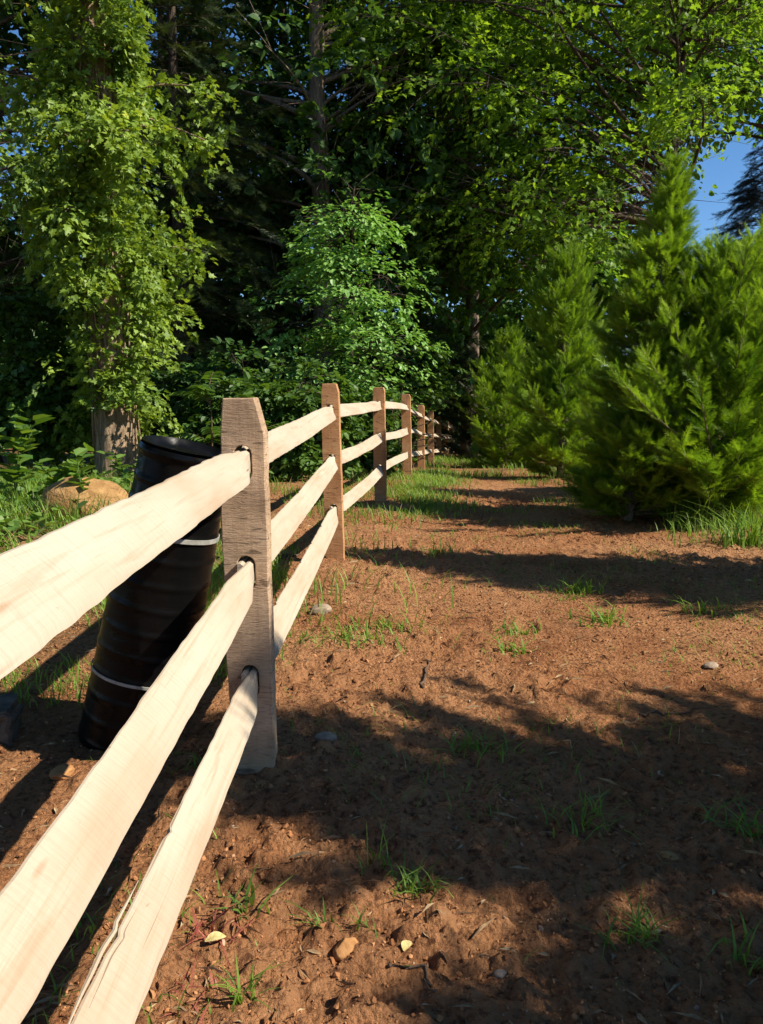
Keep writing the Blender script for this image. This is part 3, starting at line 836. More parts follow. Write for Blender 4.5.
# --- vine clad tree on the left
def vine_tree():
    x, y = -3.62, 11.3; r = np.random.default_rng(31)
    zb = float(gbase(np.array([x]), np.array([y]))[0]); base = np.array([x, y, zb])
    t = thing('vine_clad_tree', 'thick tan-barked tree at the left smothered in bright yellow-green climbing vines', 'tree', base)
    n = 40; tp = trunk_path(base, 11, (-.25, .3), .22, n, 4); s = np.linspace(0, 1, n)
    tb = MB(); tube(tb, tp, .27 * (1 - .6 * s) * (1 + .35 * np.exp(-s * 11 / .5)), 22, .16, 3)
    def tpt(z):
        f = np.clip((z - zb) / 11, 0, .999) * (n - 1); i = f.astype(int); return tp[i] + (tp[np.minimum(i + 1, n - 1)] - tp[i]) * (f - i)[:, None]
    vb = MB()
    # vine stems clinging to the trunk
    for k in range(26):
        a0 = r.uniform(0, 6.28); z0 = r.uniform(0, 2); z1 = r.uniform(3, 8); zz = np.linspace(zb + z0, zb + z1, 18)
        a = a0 + .5 * np.sin(zz * 1.3 + k) + .15 * zz
        rr_ = .27 * (1 - .6 * (zz - zb) / 11) + .03 + .05 * (r.random() ** 2)
        p = tpt(zz) + np.stack([np.cos(a) * rr_, np.sin(a) * rr_, 0 * a], -1)
        tube(tb, p, .012, 5)
    # vine foliage: short drooping sprays standing out from the trunk
    S = 1500; z = zb + .75 + 5.8 * r.random(S) ** .9
    a = r.uniform(0, 6.28, S)
    bulge = np.interp(z - zb, [0, .8, 1.4, 2.6, 4.2, 5.0, 5.6, 6.6], [.08, .22, .42, .72, .80, .55, .34, .30])
    bulge = bulge * (.12 + 1.65 * vnoise(np.cos(a) * 1.4 + 5, np.sin(a) * 1.4, z * 1.1, 8))
    face = np.cos(a - math.atan2(-1, .2))  # bare bark low on the near side
    keep = ~((z - zb < 1.5) & (face > -.1))
    rr_ = .2 + bulge * r.random(S) ** .5
    d = np.stack([np.cos(a), np.sin(a), np.full(S, -.15)], -1)
    C = tpt(z) + d * rr_[:, None]
    nz = fbm(C[:, 0] * 1.3, C[:, 1] * 1.3, C[:, 2] * 1.3, 2, 15); keep &= nz > .49
    C, d = C[keep], d[keep]
    sprays(vb, C, nrm(d + r.normal(size=d.shape) * .5 + [0, 0, -.35]), .36, .20, 22, None, .072, r, .7, .5, LOBED)
    # ivy pressed close to the bark
    S = 720; z = zb + 1.35 + 6.2 * r.random(S) ** 1.35; a = r.uniform(0, 6.28, S)
    d = np.stack([np.cos(a), np.sin(a), np.zeros(S)], -1); C = tpt(z) + d * (.20 + .10 * r.random(S))[:, None]
    sprays(vb, C, nrm(d * .4 + r.normal(size=d.shape) * .6 + [0, 0, .3]), .26, .20, 16, None, .075, r, .9, .4, LOBED)
    # longer branches reaching out and hanging
    for k in range(32):
        z0 = zb + r.uniform(2.3, 8.5); p0 = tpt(np.array([z0]))[0]; aa = r.uniform(0, 6.28)
        ln = r.uniform(.9, 2.1) * (1.25 if z0 - zb > 5 else .8)
        e = p0 + np.array([math.cos(aa), math.sin(aa), r.uniform(-.15, .5)]) * ln
        m_ = (p0 + e) / 2 + np.array([0, 0, .3 * ln]) + r.normal(size=3) * .12
        q = bez(p0, m_, e, 30); tube(tb, q[::3], np.linspace(.025, .005, 10), 5)
        idx = np.r_[r.integers(8, 30, 16), 29, 28, 26, 24]; dd = nrm(r.normal(size=(20, 3)) + [0, 0, -.5])
        kp = np.ones(20, bool)
        sprays(vb, q[idx][kp], dd[kp], .42, .22, 18, None, .078, r, .6, .5, LOBED)
    # a few bare tendrils
    for k in range(7):
        z0 = zb + r.uniform(3, 8); p0 = tpt(np.array([z0]))[0]; aa = r.uniform(-.6, 3.6) + math.pi
        e = p0 + np.array([math.cos(aa) * 1.4, math.sin(aa) * 1.2, r.uniform(-.5, .7)])
        tube(tb, bez(p0, (p0 + e) / 2 + r.normal(size=3) * .4, e, 16), .009, 4)
    tb.build('trunk', M['bark_tan'], t, smooth=True).data.transform(Matrix.Translation(Vector(-base)))
    vb.build('vine_foliage', M['vine'], t).data.transform(Matrix.Translation(Vector(-base)))
vine_tree()

# --- layered bright green tree behind the fence
broad_tree('dogwood_tree', 'fresh green small-leaved tree in horizontal layers, sunlit behind the third fence post', 'tree', -.65, 15.6, 4.9, .07,
           (0.1, -.2, 2.6, 1.6, 1.35, 2.5), 110, 26, 22, .085, M['dogwood'], M['bark_dark'], 41, None, .60, .40, .14, .30, .33, .9, .03, LEAF6, (.15, 0), .3,
           keep=lambda C: (np.sin((C[:, 2] + .16 * np.hypot(C[:, 0] + .6, C[:, 1] - 15.6) ** 1.5 + .5 * vnoise(C[:, 0] * 1.1, C[:, 1] * 1.1, seed=3)) * 2 * math.pi / .62) > .05)
           & (np.hypot(C[:, 0] + .5, C[:, 1] - 15.6) < (2.1 - .33 * C[:, 2]) * (.42 + 1.0 * vnoise(np.arctan2(C[:, 1] - 15.6, C[:, 0] + .5) * 1.3 + 9, C[:, 2] * 1.9, seed=6))))

# --- maples whose crowns close over the path
MG = 'broad maples closing over the far end of the path'
broad_tree('maple_tree', 'tall maple with its trunk by the far end of the fence, crown over the path', 'maple', 2.6, 24.0, 17, .24,
           (-.2, -1.0, 9.8, 6.2, 6.0, 7.2), 100, 32, 26, .15, M['maple'], M['bark_mid'], 51, MG, 1.1, .6, .5, .3, .52, .6, .12, LEAF6, (0, 0), .25, 2.8)
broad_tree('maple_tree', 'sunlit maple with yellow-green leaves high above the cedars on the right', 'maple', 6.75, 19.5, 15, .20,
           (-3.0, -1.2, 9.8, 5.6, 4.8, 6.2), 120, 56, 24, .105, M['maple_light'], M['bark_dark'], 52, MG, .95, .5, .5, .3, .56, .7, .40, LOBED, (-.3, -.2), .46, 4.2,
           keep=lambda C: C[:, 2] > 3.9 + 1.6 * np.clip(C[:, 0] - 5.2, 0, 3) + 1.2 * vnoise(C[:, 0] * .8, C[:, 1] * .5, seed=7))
broad_tree('maple_tree', 'dark-leaved maple farthest to the right with blue sky showing through its crown', 'maple', 12.6, 25.0, 17, .24,
           (-1.6, 0, 12.8, 5.6, 5.0, 5.0), 90, 26, 24, .16, M['maple'], M['bark_dark'], 53, MG, 1.1, .6, .5, .3, .53, .4, .3, LEAF6, (0, 0), .3, 8.4,
           keep=lambda C: C[:, 2] > 7.4 + 2.4 * np.clip(C[:, 0] - 9.2, 0, 1))

# --- dark woodland behind the fence
WG = 'dark woodland trees behind the fence'
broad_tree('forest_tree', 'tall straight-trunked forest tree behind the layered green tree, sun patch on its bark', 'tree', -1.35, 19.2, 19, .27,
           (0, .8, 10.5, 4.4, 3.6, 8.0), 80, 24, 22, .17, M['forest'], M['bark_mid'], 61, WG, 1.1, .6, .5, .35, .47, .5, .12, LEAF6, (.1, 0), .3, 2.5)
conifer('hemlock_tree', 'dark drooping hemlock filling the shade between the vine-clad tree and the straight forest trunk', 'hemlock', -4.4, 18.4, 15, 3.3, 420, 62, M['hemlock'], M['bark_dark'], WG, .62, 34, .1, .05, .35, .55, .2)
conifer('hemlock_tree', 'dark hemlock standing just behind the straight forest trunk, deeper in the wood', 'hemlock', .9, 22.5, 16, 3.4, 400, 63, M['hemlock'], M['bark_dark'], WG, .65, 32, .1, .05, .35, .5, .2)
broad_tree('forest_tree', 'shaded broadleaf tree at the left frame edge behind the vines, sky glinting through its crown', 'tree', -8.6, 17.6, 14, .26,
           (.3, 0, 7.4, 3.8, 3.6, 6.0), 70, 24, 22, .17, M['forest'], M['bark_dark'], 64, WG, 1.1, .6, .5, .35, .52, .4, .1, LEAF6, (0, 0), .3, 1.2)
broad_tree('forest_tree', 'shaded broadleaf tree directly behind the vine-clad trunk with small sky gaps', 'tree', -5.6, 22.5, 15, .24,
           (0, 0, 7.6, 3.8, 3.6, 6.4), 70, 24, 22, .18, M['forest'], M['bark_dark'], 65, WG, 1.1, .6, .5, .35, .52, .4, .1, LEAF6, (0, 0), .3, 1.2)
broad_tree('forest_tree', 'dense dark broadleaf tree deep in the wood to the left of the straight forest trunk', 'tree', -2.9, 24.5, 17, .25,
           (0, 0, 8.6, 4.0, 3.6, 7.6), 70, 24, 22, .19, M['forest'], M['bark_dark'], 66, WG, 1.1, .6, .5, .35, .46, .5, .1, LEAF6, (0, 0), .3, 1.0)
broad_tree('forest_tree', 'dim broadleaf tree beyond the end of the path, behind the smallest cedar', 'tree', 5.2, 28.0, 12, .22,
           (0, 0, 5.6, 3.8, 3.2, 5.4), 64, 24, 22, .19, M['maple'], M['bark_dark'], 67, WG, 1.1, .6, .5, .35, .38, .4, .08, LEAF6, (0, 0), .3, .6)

broad_tree('forest_tree', 'unseen broadleaf tree added left of the drum, outside the frame, to block sky light', 'tree', -7.2, 3.6, 13, .24,  # out of view, added to cut the sky light reaching the shaded soil
           (0, 0, 6.8, 3.6, 3.4, 5.6), 60, 20, 18, .22, M['forest'], M['bark_dark'], 68, WG, 1.1, .6, .5, .35, .36, .4, .1, LEAF6, (0, 0), .3, 1.0)
broad_tree('forest_tree', 'unseen broadleaf tree added behind the viewpoint, left of the fence, to dim sky light', 'tree', -5.6, -4.2, 14, .25,  # second unseen tree, added to block sky light from behind
           (0, 0, 7.2, 4.2, 4.0, 5.8), 60, 20, 18, .22, M['forest'], M['bark_dark'], 69, WG, 1.1, .6, .5, .35, .36, .4, .1, LEAF6, (0, 0), .3, 1.4)
# --- shrubs
SG = 'shrubs along the edge of the wood'
def shrub(label, x, y, h, rx, seed, mat='under', nl=34, ns=14, nleaf=20, ls=.10, L=.42, name='shrub', gap=.36, tmpl=LEAF6):
    broad_tree(name, label, 'shrub', x, y, h, .025, (0, 0, h * .52, rx, rx * .8, h * .52), nl, ns, nleaf, ls, M[mat], M['bark_dark'], seed, SG, L, L * .55, .5, .3, gap, 1.1, .03, tmpl, (0, 0), .25)
shrub('leafy shrub hugging the fence line between the second and third posts', -1.25, 12.6, 1.55, .75, 71)
shrub('low green shrub at the foot of the layered tree, seen through the far rails', .1, 14.3, 1.3, .8, 72)
shrub('dark shrub behind the black drum at the foot of the wood', -2.3, 13.6, 1.7, .9, 73, 'forest')
shrub('tall loose shrub at the left edge behind the tall weed', -5.3, 12.6, 2.7, 1.15, 74, 'under', 48, 16, 24, .09)
shrub('ivy-green shrub rising at the end of the fence beside the maple trunk', 3.0, 20.6, 2.4, .6, 75, 'dogwood', 30, 14, 20, .11)
shrub('mid green bush closing the end of the path behind the small cedar', 4.2, 21.5, 3.2, 1.3, 76, 'under', 50, 18, 22, .13, .6)
shrub('shaded bush between the hemlocks and the far fence posts', .3, 19.0, 3.0, 1.1, 77, 'under', 44, 16, 22, .12, .6)
shrub('shaded undergrowth bush beneath the drooping hemlock', -3.4, 16.0, 1.9, 1.1, 78, 'forest', 44, 16, 22, .11, .5)
shrub('bush behind the pointed middle cedar at the right', 5.6, 16.5, 2.8, 1.3, 79, 'under', 44, 16, 22, .12, .6)

# --- weeds with distinct shape
def leafy_weed(label, px, py, Y, h, seed, nst=3, leaf=.13, name='weed', mat='weed', cat='weed', spread=.2):
    r = np.random.default_rng(seed); g = at(px, py, Y); g[2] = gbase(g[:1], g[1:2])[0]
    t = thing(name, label, cat, g); sb = MB(); lb = MB()
    for k in range(nst):
        a = r.uniform(0, 6.28); e = np.array([math.cos(a) * spread, math.sin(a) * spread, h * r.uniform(.7, 1)])
        q = bez(np.zeros(3), np.array([0, 0, h * .5]), e, 20); tube(sb, q[::2], np.linspace(.008, .003, 10), 5)
        nlf = 11; idx = np.linspace(5, 19, nlf).astype(int); az = np.arange(nlf) * 2.4 + a
        yd = np.stack([np.cos(az), np.sin(az), .25 + .3 * r.random(nlf)], -1)
        scatter(lb, LEAF6, q[idx], yd, np.array([[0, 0, 1.0]]) + r.normal(size=(nlf, 3)) * .25, leaf * r.uniform(.7, 1.2, nlf))
    sb.build('stem', M[mat], t); lb.build('foliage', M[mat], t)
leafy_weed('tall weed with large pointed leaves at the left frame edge above the grass', 18, 520, 8.6, .98, 81, 4, .21, spread=.28)
leafy_weed('broad round-leaved weed growing just left of the tan boulder', 62, 520, 8.3, .62, 82, 4, .17, spread=.3)
leafy_weed('round-leaved weed rising over the tan boulder', 84, 522, 7.4, .6, 83, 2, .15, spread=.12)
leafy_weed('low leafy weed at the foot of the vine-clad trunk', 128, 500, 9.6, .5, 84, 5, .12, spread=.3)

def pinnate(label, px, py, Y, h, seed):
    r = np.random.default_rng(seed); g = at(px, py, Y); g[2] = gbase(g[:1], g[1:2])[0]
    t = thing('sumac_plant', label, 'plant', g); sb = MB(); lb = MB()
    for k in range(11):
        z0 = h * r.uniform(.35, .85); a = r.uniform(0, 6.28); ln = r.uniform(.35, .6)
        p0 = np.array([0, 0, z0]); e = p0 + np.array([math.cos(a) * ln, math.sin(a) * ln, r.uniform(-.05, .3)])
        q = bez(p0, (p0 + e) / 2 + [0, 0, .16], e, 24); tube(sb, q[::3], .004, 4)
        for s in (-1, 1):
            idx = np.arange(4, 24, 2); d = nrm(e - p0); sd = nrm(np.cross(d, [0, 0, 1.0])) * s
            scatter(lb, LEAF6, q[idx], sd[None] + d[None] * .5 + np.array([[0, 0, -.25]]) + r.normal(size=(10, 3)) * .1, np.array([[0, 0, 1.0]]) + r.normal(size=(10, 3)) * .2, .15, None, .6)
    tube(sb, np.array([[0, 0, 0], [.02, 0, h * .5], [0, .02, h * .9]]), [.014, .010, .005], 6)
    sb.build('stem', M['twig'], t); lb.build('foliage', M['under'], t)
pinnate('feather-leaved sumac rising from the shade right of the black drum', 212, 478, 10.6, 1.55, 85)
pinnate('feather-leaved sumac close behind the top of the nearest fence post', 252, 470, 11.6, 1.15, 86)

# ------------------------------------------------------------------ grass
def blades(mb, P, h, lean, r, w=.006, curl=.6, rnd=None):
    n = len(P); az = r.uniform(0, 2 * math.pi, n); d = np.stack([np.cos(az), np.sin(az), 0 * az], -1)
    sd = np.stack([-np.sin(az), np.cos(az), 0 * az], -1)
    h = np.broadcast_to(h, (n,)); lean = np.broadcast_to(lean, (n,)) * r.uniform(.4, 1.5, n)
    lv = [0, .35, .7, 1.0]; wd = [1, .85, .55, .06]; V = []
    for l, k in zip(lv, wd):
        c = P + d * (h * lean * l ** 2)[:, None] + np.array([0, 0, 1.0]) * (h * (l - curl * lean * .5 * l ** 2))[:, None]
        ww = np.broadcast_to(w, (n,)) * k * .5
        V += [c - sd * ww[:, None], c + sd * ww[:, None]]
    V = np.stack(V, 1)
    off = (np.arange(n) * 8)[:, None, None]
    Q = (np.array([[0, 1, 3, 2], [2, 3, 5, 4], [4, 5, 7, 6]])[None] + off).reshape(-1, 4)
    mb.add(V.reshape(-1, 3), Q, None, np.repeat(r.random(n) if rnd is None else rnd, 3))

def sstep(a, b, x): t = np.clip((x - a) / (b - a), 0, 1); return t * t * (3 - 2 * t)

def build_grass():
    r = np.random.default_rng(91); mb = MB(); dry = MB()
    def field(n, x0, x1, y0, y1, dens, hlo, hhi, lean, w):
        x = r.uniform(x0, x1, n); y = y0 + (y1 - y0) * r.random(n)
        k = r.random(n) < dens(x, y); x, y = x[k], y[k]
        P = np.stack([x, y, gz(x, y) - .006], -1)
        h = r.uniform(hlo, hhi, len(x)) * (.6 + .8 * vnoise(x * 1.5, y * 1.5, seed=4))
        m = r.random(len(x)) < .86
        blades(mb, P[m], h[m], lean, r, w); blades(dry, P[~m], h[~m] * 1.1, lean * 1.3, r, w * .9)
    cl = lambda x, y, s, lo, hi, sd: sstep(lo, hi, fbm(x * s, y * s, oct=3, seed=sd))
    # lush left verge
    field(15000, -7, -1.35, 5.6, 12.2, lambda x, y: sstep(-1.2, -2.2, x) * cl(x, y, 1.1, .30, .50, 41), .12, .30, .6, .011)
    field(9000, -3.2, -.6, 3.0, 6.2, lambda x, y: cl(x, y, 1.6, .42, .60, 42) * .8, .06, .17, .6, .007)
    # behind and under the rails
    field(15000, -2.4, .9, 4.0, 15, lambda x, y: np.exp(-((x - fence_x(y) + .75) / .85) ** 2) * cl(x, y, 1.5, .40, .58, 43), .07, .20, .6, .009)
    # tufty strip on the path side of posts three to six
    field(34000, -.2, 2.2, 7.4, 15, lambda x, y: np.exp(-((x - fence_x(y) - .38) / .33) ** 2) * sstep(7.4, 8.6, y) * cl(x, y, 1.2, .34, .48, 44), .04, .12, .7, .010)
    # far end
    field(16000, .8, 5.0, 12.5, 25, lambda x, y: cl(x, y, .8, .40, .56, 45), .07, .18, .6, .014)
    # centre patches mid distance
    field(7000, .2, 2.4, 6.8, 14, lambda x, y: cl(x, y, .9, .54, .66, 46), .04, .12, .7, .010)
    # right verge below the cedars
    field(9000, 2.2, 6.5, 6.2, 11.5, lambda x, y: sstep(2.1, 2.9, x) * cl(x, y, 1.2, .38, .56, 47), .10, .28, .6, .010)
    # stray blades over the open soil
    field(17000, -1.8, 3.2, 1.2, 8.5, lambda x, y: cl(x, y, 2.1, .53, .68, 48), .02, .085, .9, .0045)
    field(1500, -1.2, 2.2, 1.0, 7, lambda x, y: .35 + 0 * x, .015, .05, 1.0, .003)
    stuff(mb.build('grass', M['grass']), 'green grass growing in patches along the fence and the verges', 'grass')
    stuff(dry.build('dry_grass', M['grass_dry']), 'thin straw-coloured dead blades scattered among the green grass', 'grass')
build_grass()

def weed_cover():
    r = np.random.default_rng(92); mb = MB(); n = 9000
    x = r.uniform(-7.5, -1.5, n); y = 6.2 + 7.5 * r.random(n)
    k = (r.random(n) < sstep(-1.4, -2.4, x)) & (fbm(x * 1.2, y * 1.2, oct=3, seed=61) > .44); x, y = x[k], y[k]; n = len(x)
    hh = .04 + .32 * r.random(n) * vnoise(x * 1.6, y * 1.6, seed=62)
    az = r.uniform(0, 6.28, n)
    scatter(mb, LEAF6, np.stack([x, y, gz(x, y) + hh], -1), np.stack([np.cos(az), np.sin(az), r.normal(size=n) * .3], -1), np.array([[0, 0, 1.0]]) + r.normal(size=(n, 3)) * .45, r.uniform(.05, .13, n), None, 1.25)
    stuff(mb.build('weed_cover', M['weed']), 'low leafy weeds covering the ground left of the fence', 'ground cover')
weed_cover()

def tuft(label, px, py, n, h, w, seed, spread=.05, mat='grass', name='grass_tuft', cat='grass tuft', group='grass tufts on the bare soil', lean=.8, drymix=.12):
    r = np.random.default_rng(seed); g = ground_at(px, py); g[2] = gz1(g[0], g[1])
    n = int(n * .62) + 4; a = r.uniform(0, 6.28, n); rr = spread * r.random(n) ** .9 * (.7 + .6 * np.sin(a * 2 + seed) ** 2)
    x = g[0] + np.cos(a) * rr * 1.4; y = g[1] + np.sin(a) * rr
    P = np.stack([x, y, gz(x, y) - .004], -1) - g
    mb = MB(); blades(mb, P, h * r.uniform(.35, 1.1, n), lean * r.uniform(.6, 1.8, n), r, w * r.uniform(.7, 1.4, n), .7)
    o = mb.build(name, M[mat]); o.location = tuple(g)
    return tag(o, label, cat, group)
tuft('bushy grass tuft on the shade edge in the foreground, right of the nearest post', 418, 893, 60, .10, .0055, 201, .055, 'weed')
tuft('thin grass tuft in the foreground just left of the bushy one', 385, 872, 16, .12, .004, 202, .05)
tuft('bright tuft at the near edge of the middle shadow band', 575, 592, 90, .15, .010, 203, .14)
tuft('rounded tuft on sunny soil just right of and below the middle shadow band tuft', 606, 622, 80, .13, .009, 204, .13)
tuft('small tuft left of centre on the sunny soil, upper of a close pair', 516, 634, 60, .11, .008, 205, .10)
tuft('small tuft left of centre on the sunny soil, lower of a close pair', 512, 651, 60, .10, .008, 206, .10)
tuft('grass patch on soil under the second bay of rails', 345, 640, 170, .11, .007, 207, .22)
tuft('small tuft beside the grass patch under the second bay of rails', 385, 628, 50, .10, .007, 208, .09)
tuft('tuft on the path left of centre beyond the middle shadow band', 437, 554, 60, .13, .010, 209, .12)
tuft('dim tuft in the middle of the broad foreground shade', 582, 826, 70, .10, .005, 210, .08)
tuft('sprawling dim tuft at the lower right in the broken shade', 636, 940, 60, .10, .005, 211, .06)
tuft('dim tuft inside the upper left of the broad shade', 482, 752, 80, .11, .006, 212, .10)
tuft('tuft at the right frame edge in the broad shade', 752, 835, 60, .12, .006, 213, .09)
tuft('sparse tuft on sunny soil at the right, under the big shadow of the cedar', 700, 612, 60, .12, .008, 214, .15)
tuft('scrap of grass in the sun below the nearest rails, beside the lowest rail', 205, 770, 0 + 60, .07, .005, 215, .09)
tuft('single bright sprig near the rust-orange stone', 322, 926, 22, .06, .0045, 216, .035, 'weed')
tuft('bright little sprig between rust-orange stone and the bushy foreground tuft', 360, 930, 18, .05, .004, 217, .035, 'weed')
tuft('broad-bladed sprig beside the red-stemmed weed', 245, 915, 16, .10, .008, 218, .04, 'weed')
tuft('grass sprig at the bottom edge left of the rust-orange stone', 240, 1000, 20, .09, .005, 219, .03)
tuft('grass sprig at the bottom right corner of the path', 742, 965, 24, .10, .006, 220, .05)
tuft('red-stemmed weed with curling stalks on the soil beside the lowest rail', 212, 935, 34, .07, .005, 221, .06, 'redweed', 'red_weed', 'weed', None, 1.0)
tuft('second smaller red-stemmed weed close to the bottom edge by the lowest rail', 195, 990, 18, .05, .005, 222, .05, 'redweed', 'red_weed', 'weed', None, 1.1)
tuft('weedy patch on bare soil left of the lowest near rail', 80, 930, 24, .10, .005, 223, .05)
GC = 'long grass clumps below the cedars'
for k, (px, py, lab) in enumerate([(702, 528, 'long arching grass clump right under the broad bright cedar, leftmost of the verge clumps'),
        (728, 520, 'tall yellowish grass clump behind the leftmost verge clump'), (752, 545, 'long grass clump by the right frame edge, nearest of the verge clumps'),
        (762, 512, 'thick grass clump at the right frame edge in front of the brick wall'), (690, 508, 'grass clump in the shade of the broad bright cedar'), (740, 500, 'far grass clump between the broad bright cedar and the brick wall')]):
    tuft(lab, px, py, 190, .46, .012, 240 + k, .2, 'grass', 'grass_clump', 'grass clump', GC, .75)

# ------------------------------------------------------------------ small debris
def crumbs():
    r = np.random.default_rng(95); mb = MB()
    bm = bmesh.new(); bmesh.ops.create_icosphere(bm, subdivisions=1, radius=1); bm.verts.ensure_lookup_table()
    V0 = np.array([v.co[:] for v in bm.verts]); T0 = np.array([[v.index for v in f.verts] for f in bm.faces]); bm.free()
    n = 30000
    y = 1.0 + 9 * r.random(n) ** 1.9; x = r.uniform(-1, 1, n) * (.75 + .5 * y) + .05
    k = fbm(x * 1.3, y * 1.3, oct=2, seed=21) + .22 * r.random(n) > .52 + .06 * sstep(2.5, 4.5, y)
    x, y = x[k], y[k]; n = len(x)
    s = .0016 + .0060 * r.random(n) ** 7 + .0006 * y
    R = s[:, None] * r.uniform(.6, 1.3, (n, 3))
    rot = nrm(r.normal(size=(n, 3))); A = nrm(np.cross(rot, r.normal(size=(n, 3)))); B = np.cross(rot, A)
    jit = 1 + .28 * r.normal(size=(n, len(V0), 1)).clip(-1.5, 1.5)
    L = V0[None] * R[:, None, :] * jit
    V = L[..., 0:1] * rot[:, None] + L[..., 1:2] * A[:, None] + L[..., 2:3] * B[:, None]
    V = V + np.stack([x, y, gz(x, y) + s * .35], -1)[:, None]
    T = (T0[None] + (np.arange(n) * len(V0))[:, None, None]).reshape(-1, 3)
    mb.add(V.reshape(-1, 3), None, T, (None, np.repeat(r.random(n), len(T0))))
    stuff(mb.build('soil_crumbs', M['crumb']), 'loose crumbs and pebbles of red-brown soil strewn over the path', 'soil')
    mb = MB(); n = 2200
    y = 1.0 + 13 * r.random(n) ** 1.7; x = r.uniform(-1, 1, n) * (.6 + .5 * y)
    az = r.uniform(0, 6.28, n)
    scatter(mb, LEAF4, np.stack([x, y, gz(x, y) + .004], -1), np.stack([np.cos(az), np.sin(az), r.normal(size=n) * .12], -1), np.array([[0, 0, 1.0]]) + r.normal(size=(n, 3)) * .35,
            r.uniform(.012, .04, n) * (1 + .05 * y), None, .45)
    n = 1500; y = 1.0 + 8 * r.random(n) ** 1.6; x = r.uniform(-1, 1, n) * (.6 + .5 * y); az = r.uniform(0, 6.28, n)
    scatter(mb, LEAF4, np.stack([x, y, gz(x, y) + .005], -1), np.stack([np.cos(az), np.sin(az), r.normal(size=n) * .12], -1), np.array([[0, 0, 1.0]]) + r.normal(size=(n, 3)) * .2,
            r.uniform(.03, .09, n), r.random(n) * .5 + .5, .05)
    stuff(mb.build('leaf_litter', M['litter']), 'scraps of dry leaf and straw lying on the soil', 'leaf litter')
crumbs()

def twig(label, pts, rr, seed):
    r = np.random.default_rng(seed); P = np.array([ground_at(px, py) for px, py in pts])
    t = np.linspace(0, 1, 16); q = np.stack([np.interp(t, np.linspace(0, 1, len(P)), P[:, k]) for k in range(3)], -1)
    q += r.normal(size=q.shape) * .006; q[:, 2] = gz(q[:, 0], q[:, 1]) + rr * 1.2
    o0 = q[0].copy(); mb = MB(); tube(mb, q - o0, np.linspace(rr, rr * .5, 16), 6)
    o = mb.build('twig', M['twig'], smooth=True); o.location = tuple(o0)
    tag(o, label, 'twig')
twig('dark twig lying on the ground just beyond the nearest post, under the rails', [(276, 556), (300, 558), (262, 562)], .012, 1)
twig('thin stick pointing away on the sunny soil at the edge of the broad shade', [(423, 688), (430, 660)], .007, 2)
twig('bent twig on the foreground soil below the pale fallen leaf', [(385, 968), (425, 985), (437, 1000)], .004, 3)
twig('long thin straw-like stick on the right of the sunny soil', [(640, 716), (700, 713)], .005, 4)

def fallen_leaf(label, px, py, sz, seed):
    r = np.random.default_rng(seed); g = ground_at(px, py); g[2] = gz1(g[0], g[1]) + .008
    mb = MB(); a = r.uniform(0, 6.28)
    V = []; Q = []
    for i, yy in enumerate(np.linspace(0, 1, 7)):
        w = .34 * math.sin(math.pi * min(1, yy * .95 + .03)) ** .8
        for s in (-1, 0, 1): V.append((s * w, yy, .18 * abs(s) * w + .12 * math.sin(yy * 3)))
    for i in range(6):
        for j in range(2): Q.append((i * 3 + j, i * 3 + j + 1, i * 3 + 4 + j, i * 3 + 3 + j))
    V = np.array(V) * sz; c, s = math.cos(a), math.sin(a)
    V = np.stack([V[:, 0] * c - V[:, 1] * s, V[:, 0] * s + V[:, 1] * c, V[:, 2]], -1)
    mb.add(V, Q); o = mb.build('fallen_leaf', M['deadleaf'], smooth=True); o.location = tuple(g); tag(o, label, 'leaf')
fallen_leaf('pale yellow fallen leaf on the sunlit foreground soil right of the rust-orange stone', 404, 953, .035, 4)
fallen_leaf('curled pale leaf lying next to the red-stemmed weed', 205, 948, .045, 5)

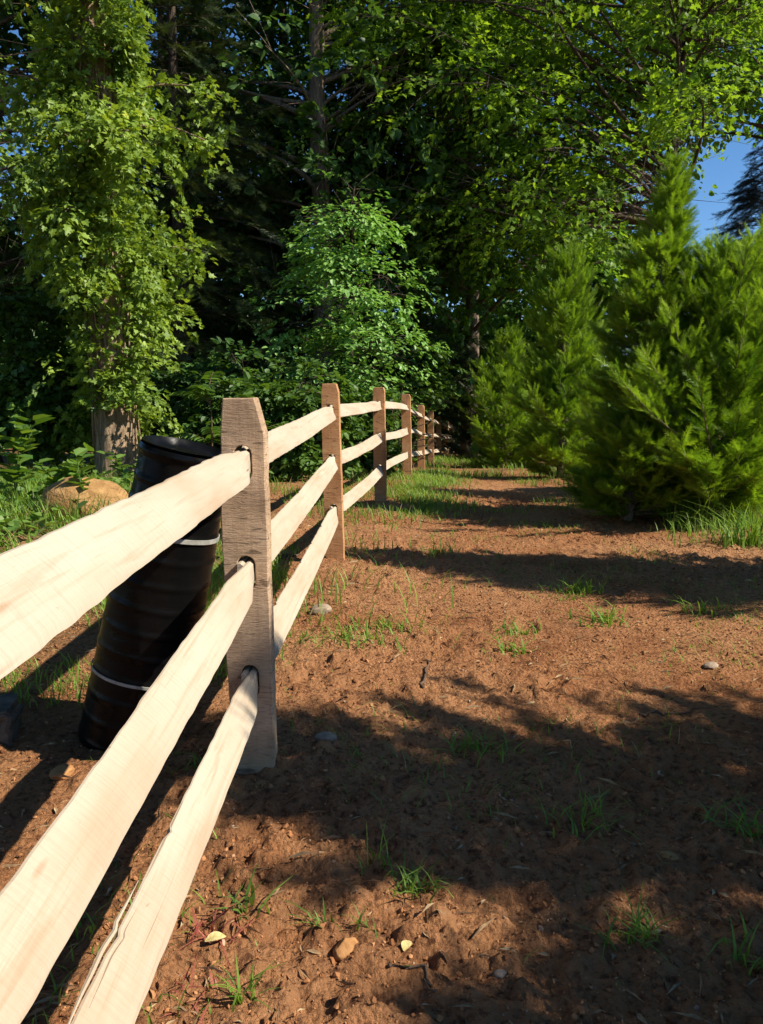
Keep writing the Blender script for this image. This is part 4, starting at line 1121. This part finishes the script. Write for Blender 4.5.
# ------------------------------------------------------------------ far-off wood closing the view
def far_wood():
    r = np.random.default_rng(99); mb = MB()
    n = 52000
    x = r.uniform(-75, 80, n); y = 33 + 14 * r.random(n)
    top = 7.5 + 4.0 * (fbm(x * .16, y * .12, oct=3, seed=14) - .5) * 2 - 4.0 * sstep(2, 12, x)
    u = r.random(n) ** .8
    z = gbase(x, y) + .2 + u * top
    kp = fbm(x * .35, y * .35, z * .35, 2, 31) > .36
    P = np.stack([x, y, z], -1)[kp]; m = len(P)
    scatter(mb, LEAF6, P, r.normal(size=(m, 3)) + [0, 0, -.3], r.normal(size=(m, 3)) * .8 + [.2, -.5, .8], r.uniform(.4, .8, m), None)
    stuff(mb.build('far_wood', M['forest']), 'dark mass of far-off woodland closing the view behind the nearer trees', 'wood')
far_wood()

# ------------------------------------------------------------------ light
EL, AZ = rad(43), rad(16)
s = Vector((math.cos(AZ) * math.cos(EL), -math.sin(AZ) * math.cos(EL), math.sin(EL)))
sun = bpy.data.lights.new('sun', 'SUN'); sun.energy = 5.0; sun.angle = rad(.5); sun.color = (1, .93, .80)
so = bpy.data.objects.new('sun', sun); COL.objects.link(so); so.rotation_euler = s.to_track_quat('Z', 'Y').to_euler(); so.location = (20, -5, 20)
w = bpy.data.worlds.new('World'); SC.world = w; w.use_nodes = True
nt = w.node_tree; nt.nodes.clear()
sky = nt.nodes.new('ShaderNodeTexSky'); sky.sky_type = 'NISHITA'; sky.sun_disc = False
sky.sun_elevation = EL; sky.sun_rotation = math.pi / 2 + AZ; sky.air_density = .9; sky.dust_density = .1; sky.ozone_density = 6.0
bg = nt.nodes.new('ShaderNodeBackground'); bg.inputs[1].default_value = .088
wo = nt.nodes.new('ShaderNodeOutputWorld')
hs = nt.nodes.new('ShaderNodeHueSaturation'); hs.inputs['Saturation'].default_value = 1.12
nt.links.new(sky.outputs[0], hs.inputs['Color']); nt.links.new(hs.outputs[0], bg.inputs[0]); nt.links.new(bg.outputs[0], wo.inputs[0])
SC.view_settings.view_transform = 'Standard'; SC.view_settings.look = 'None'
SC.view_settings.exposure = 0.78; SC.view_settings.gamma = 1.0
SC.cycles.max_bounces = 6; SC.cycles.diffuse_bounces = 3; SC.cycles.transmission_bounces = 4; SC.cycles.transparent_max_bounces = 4
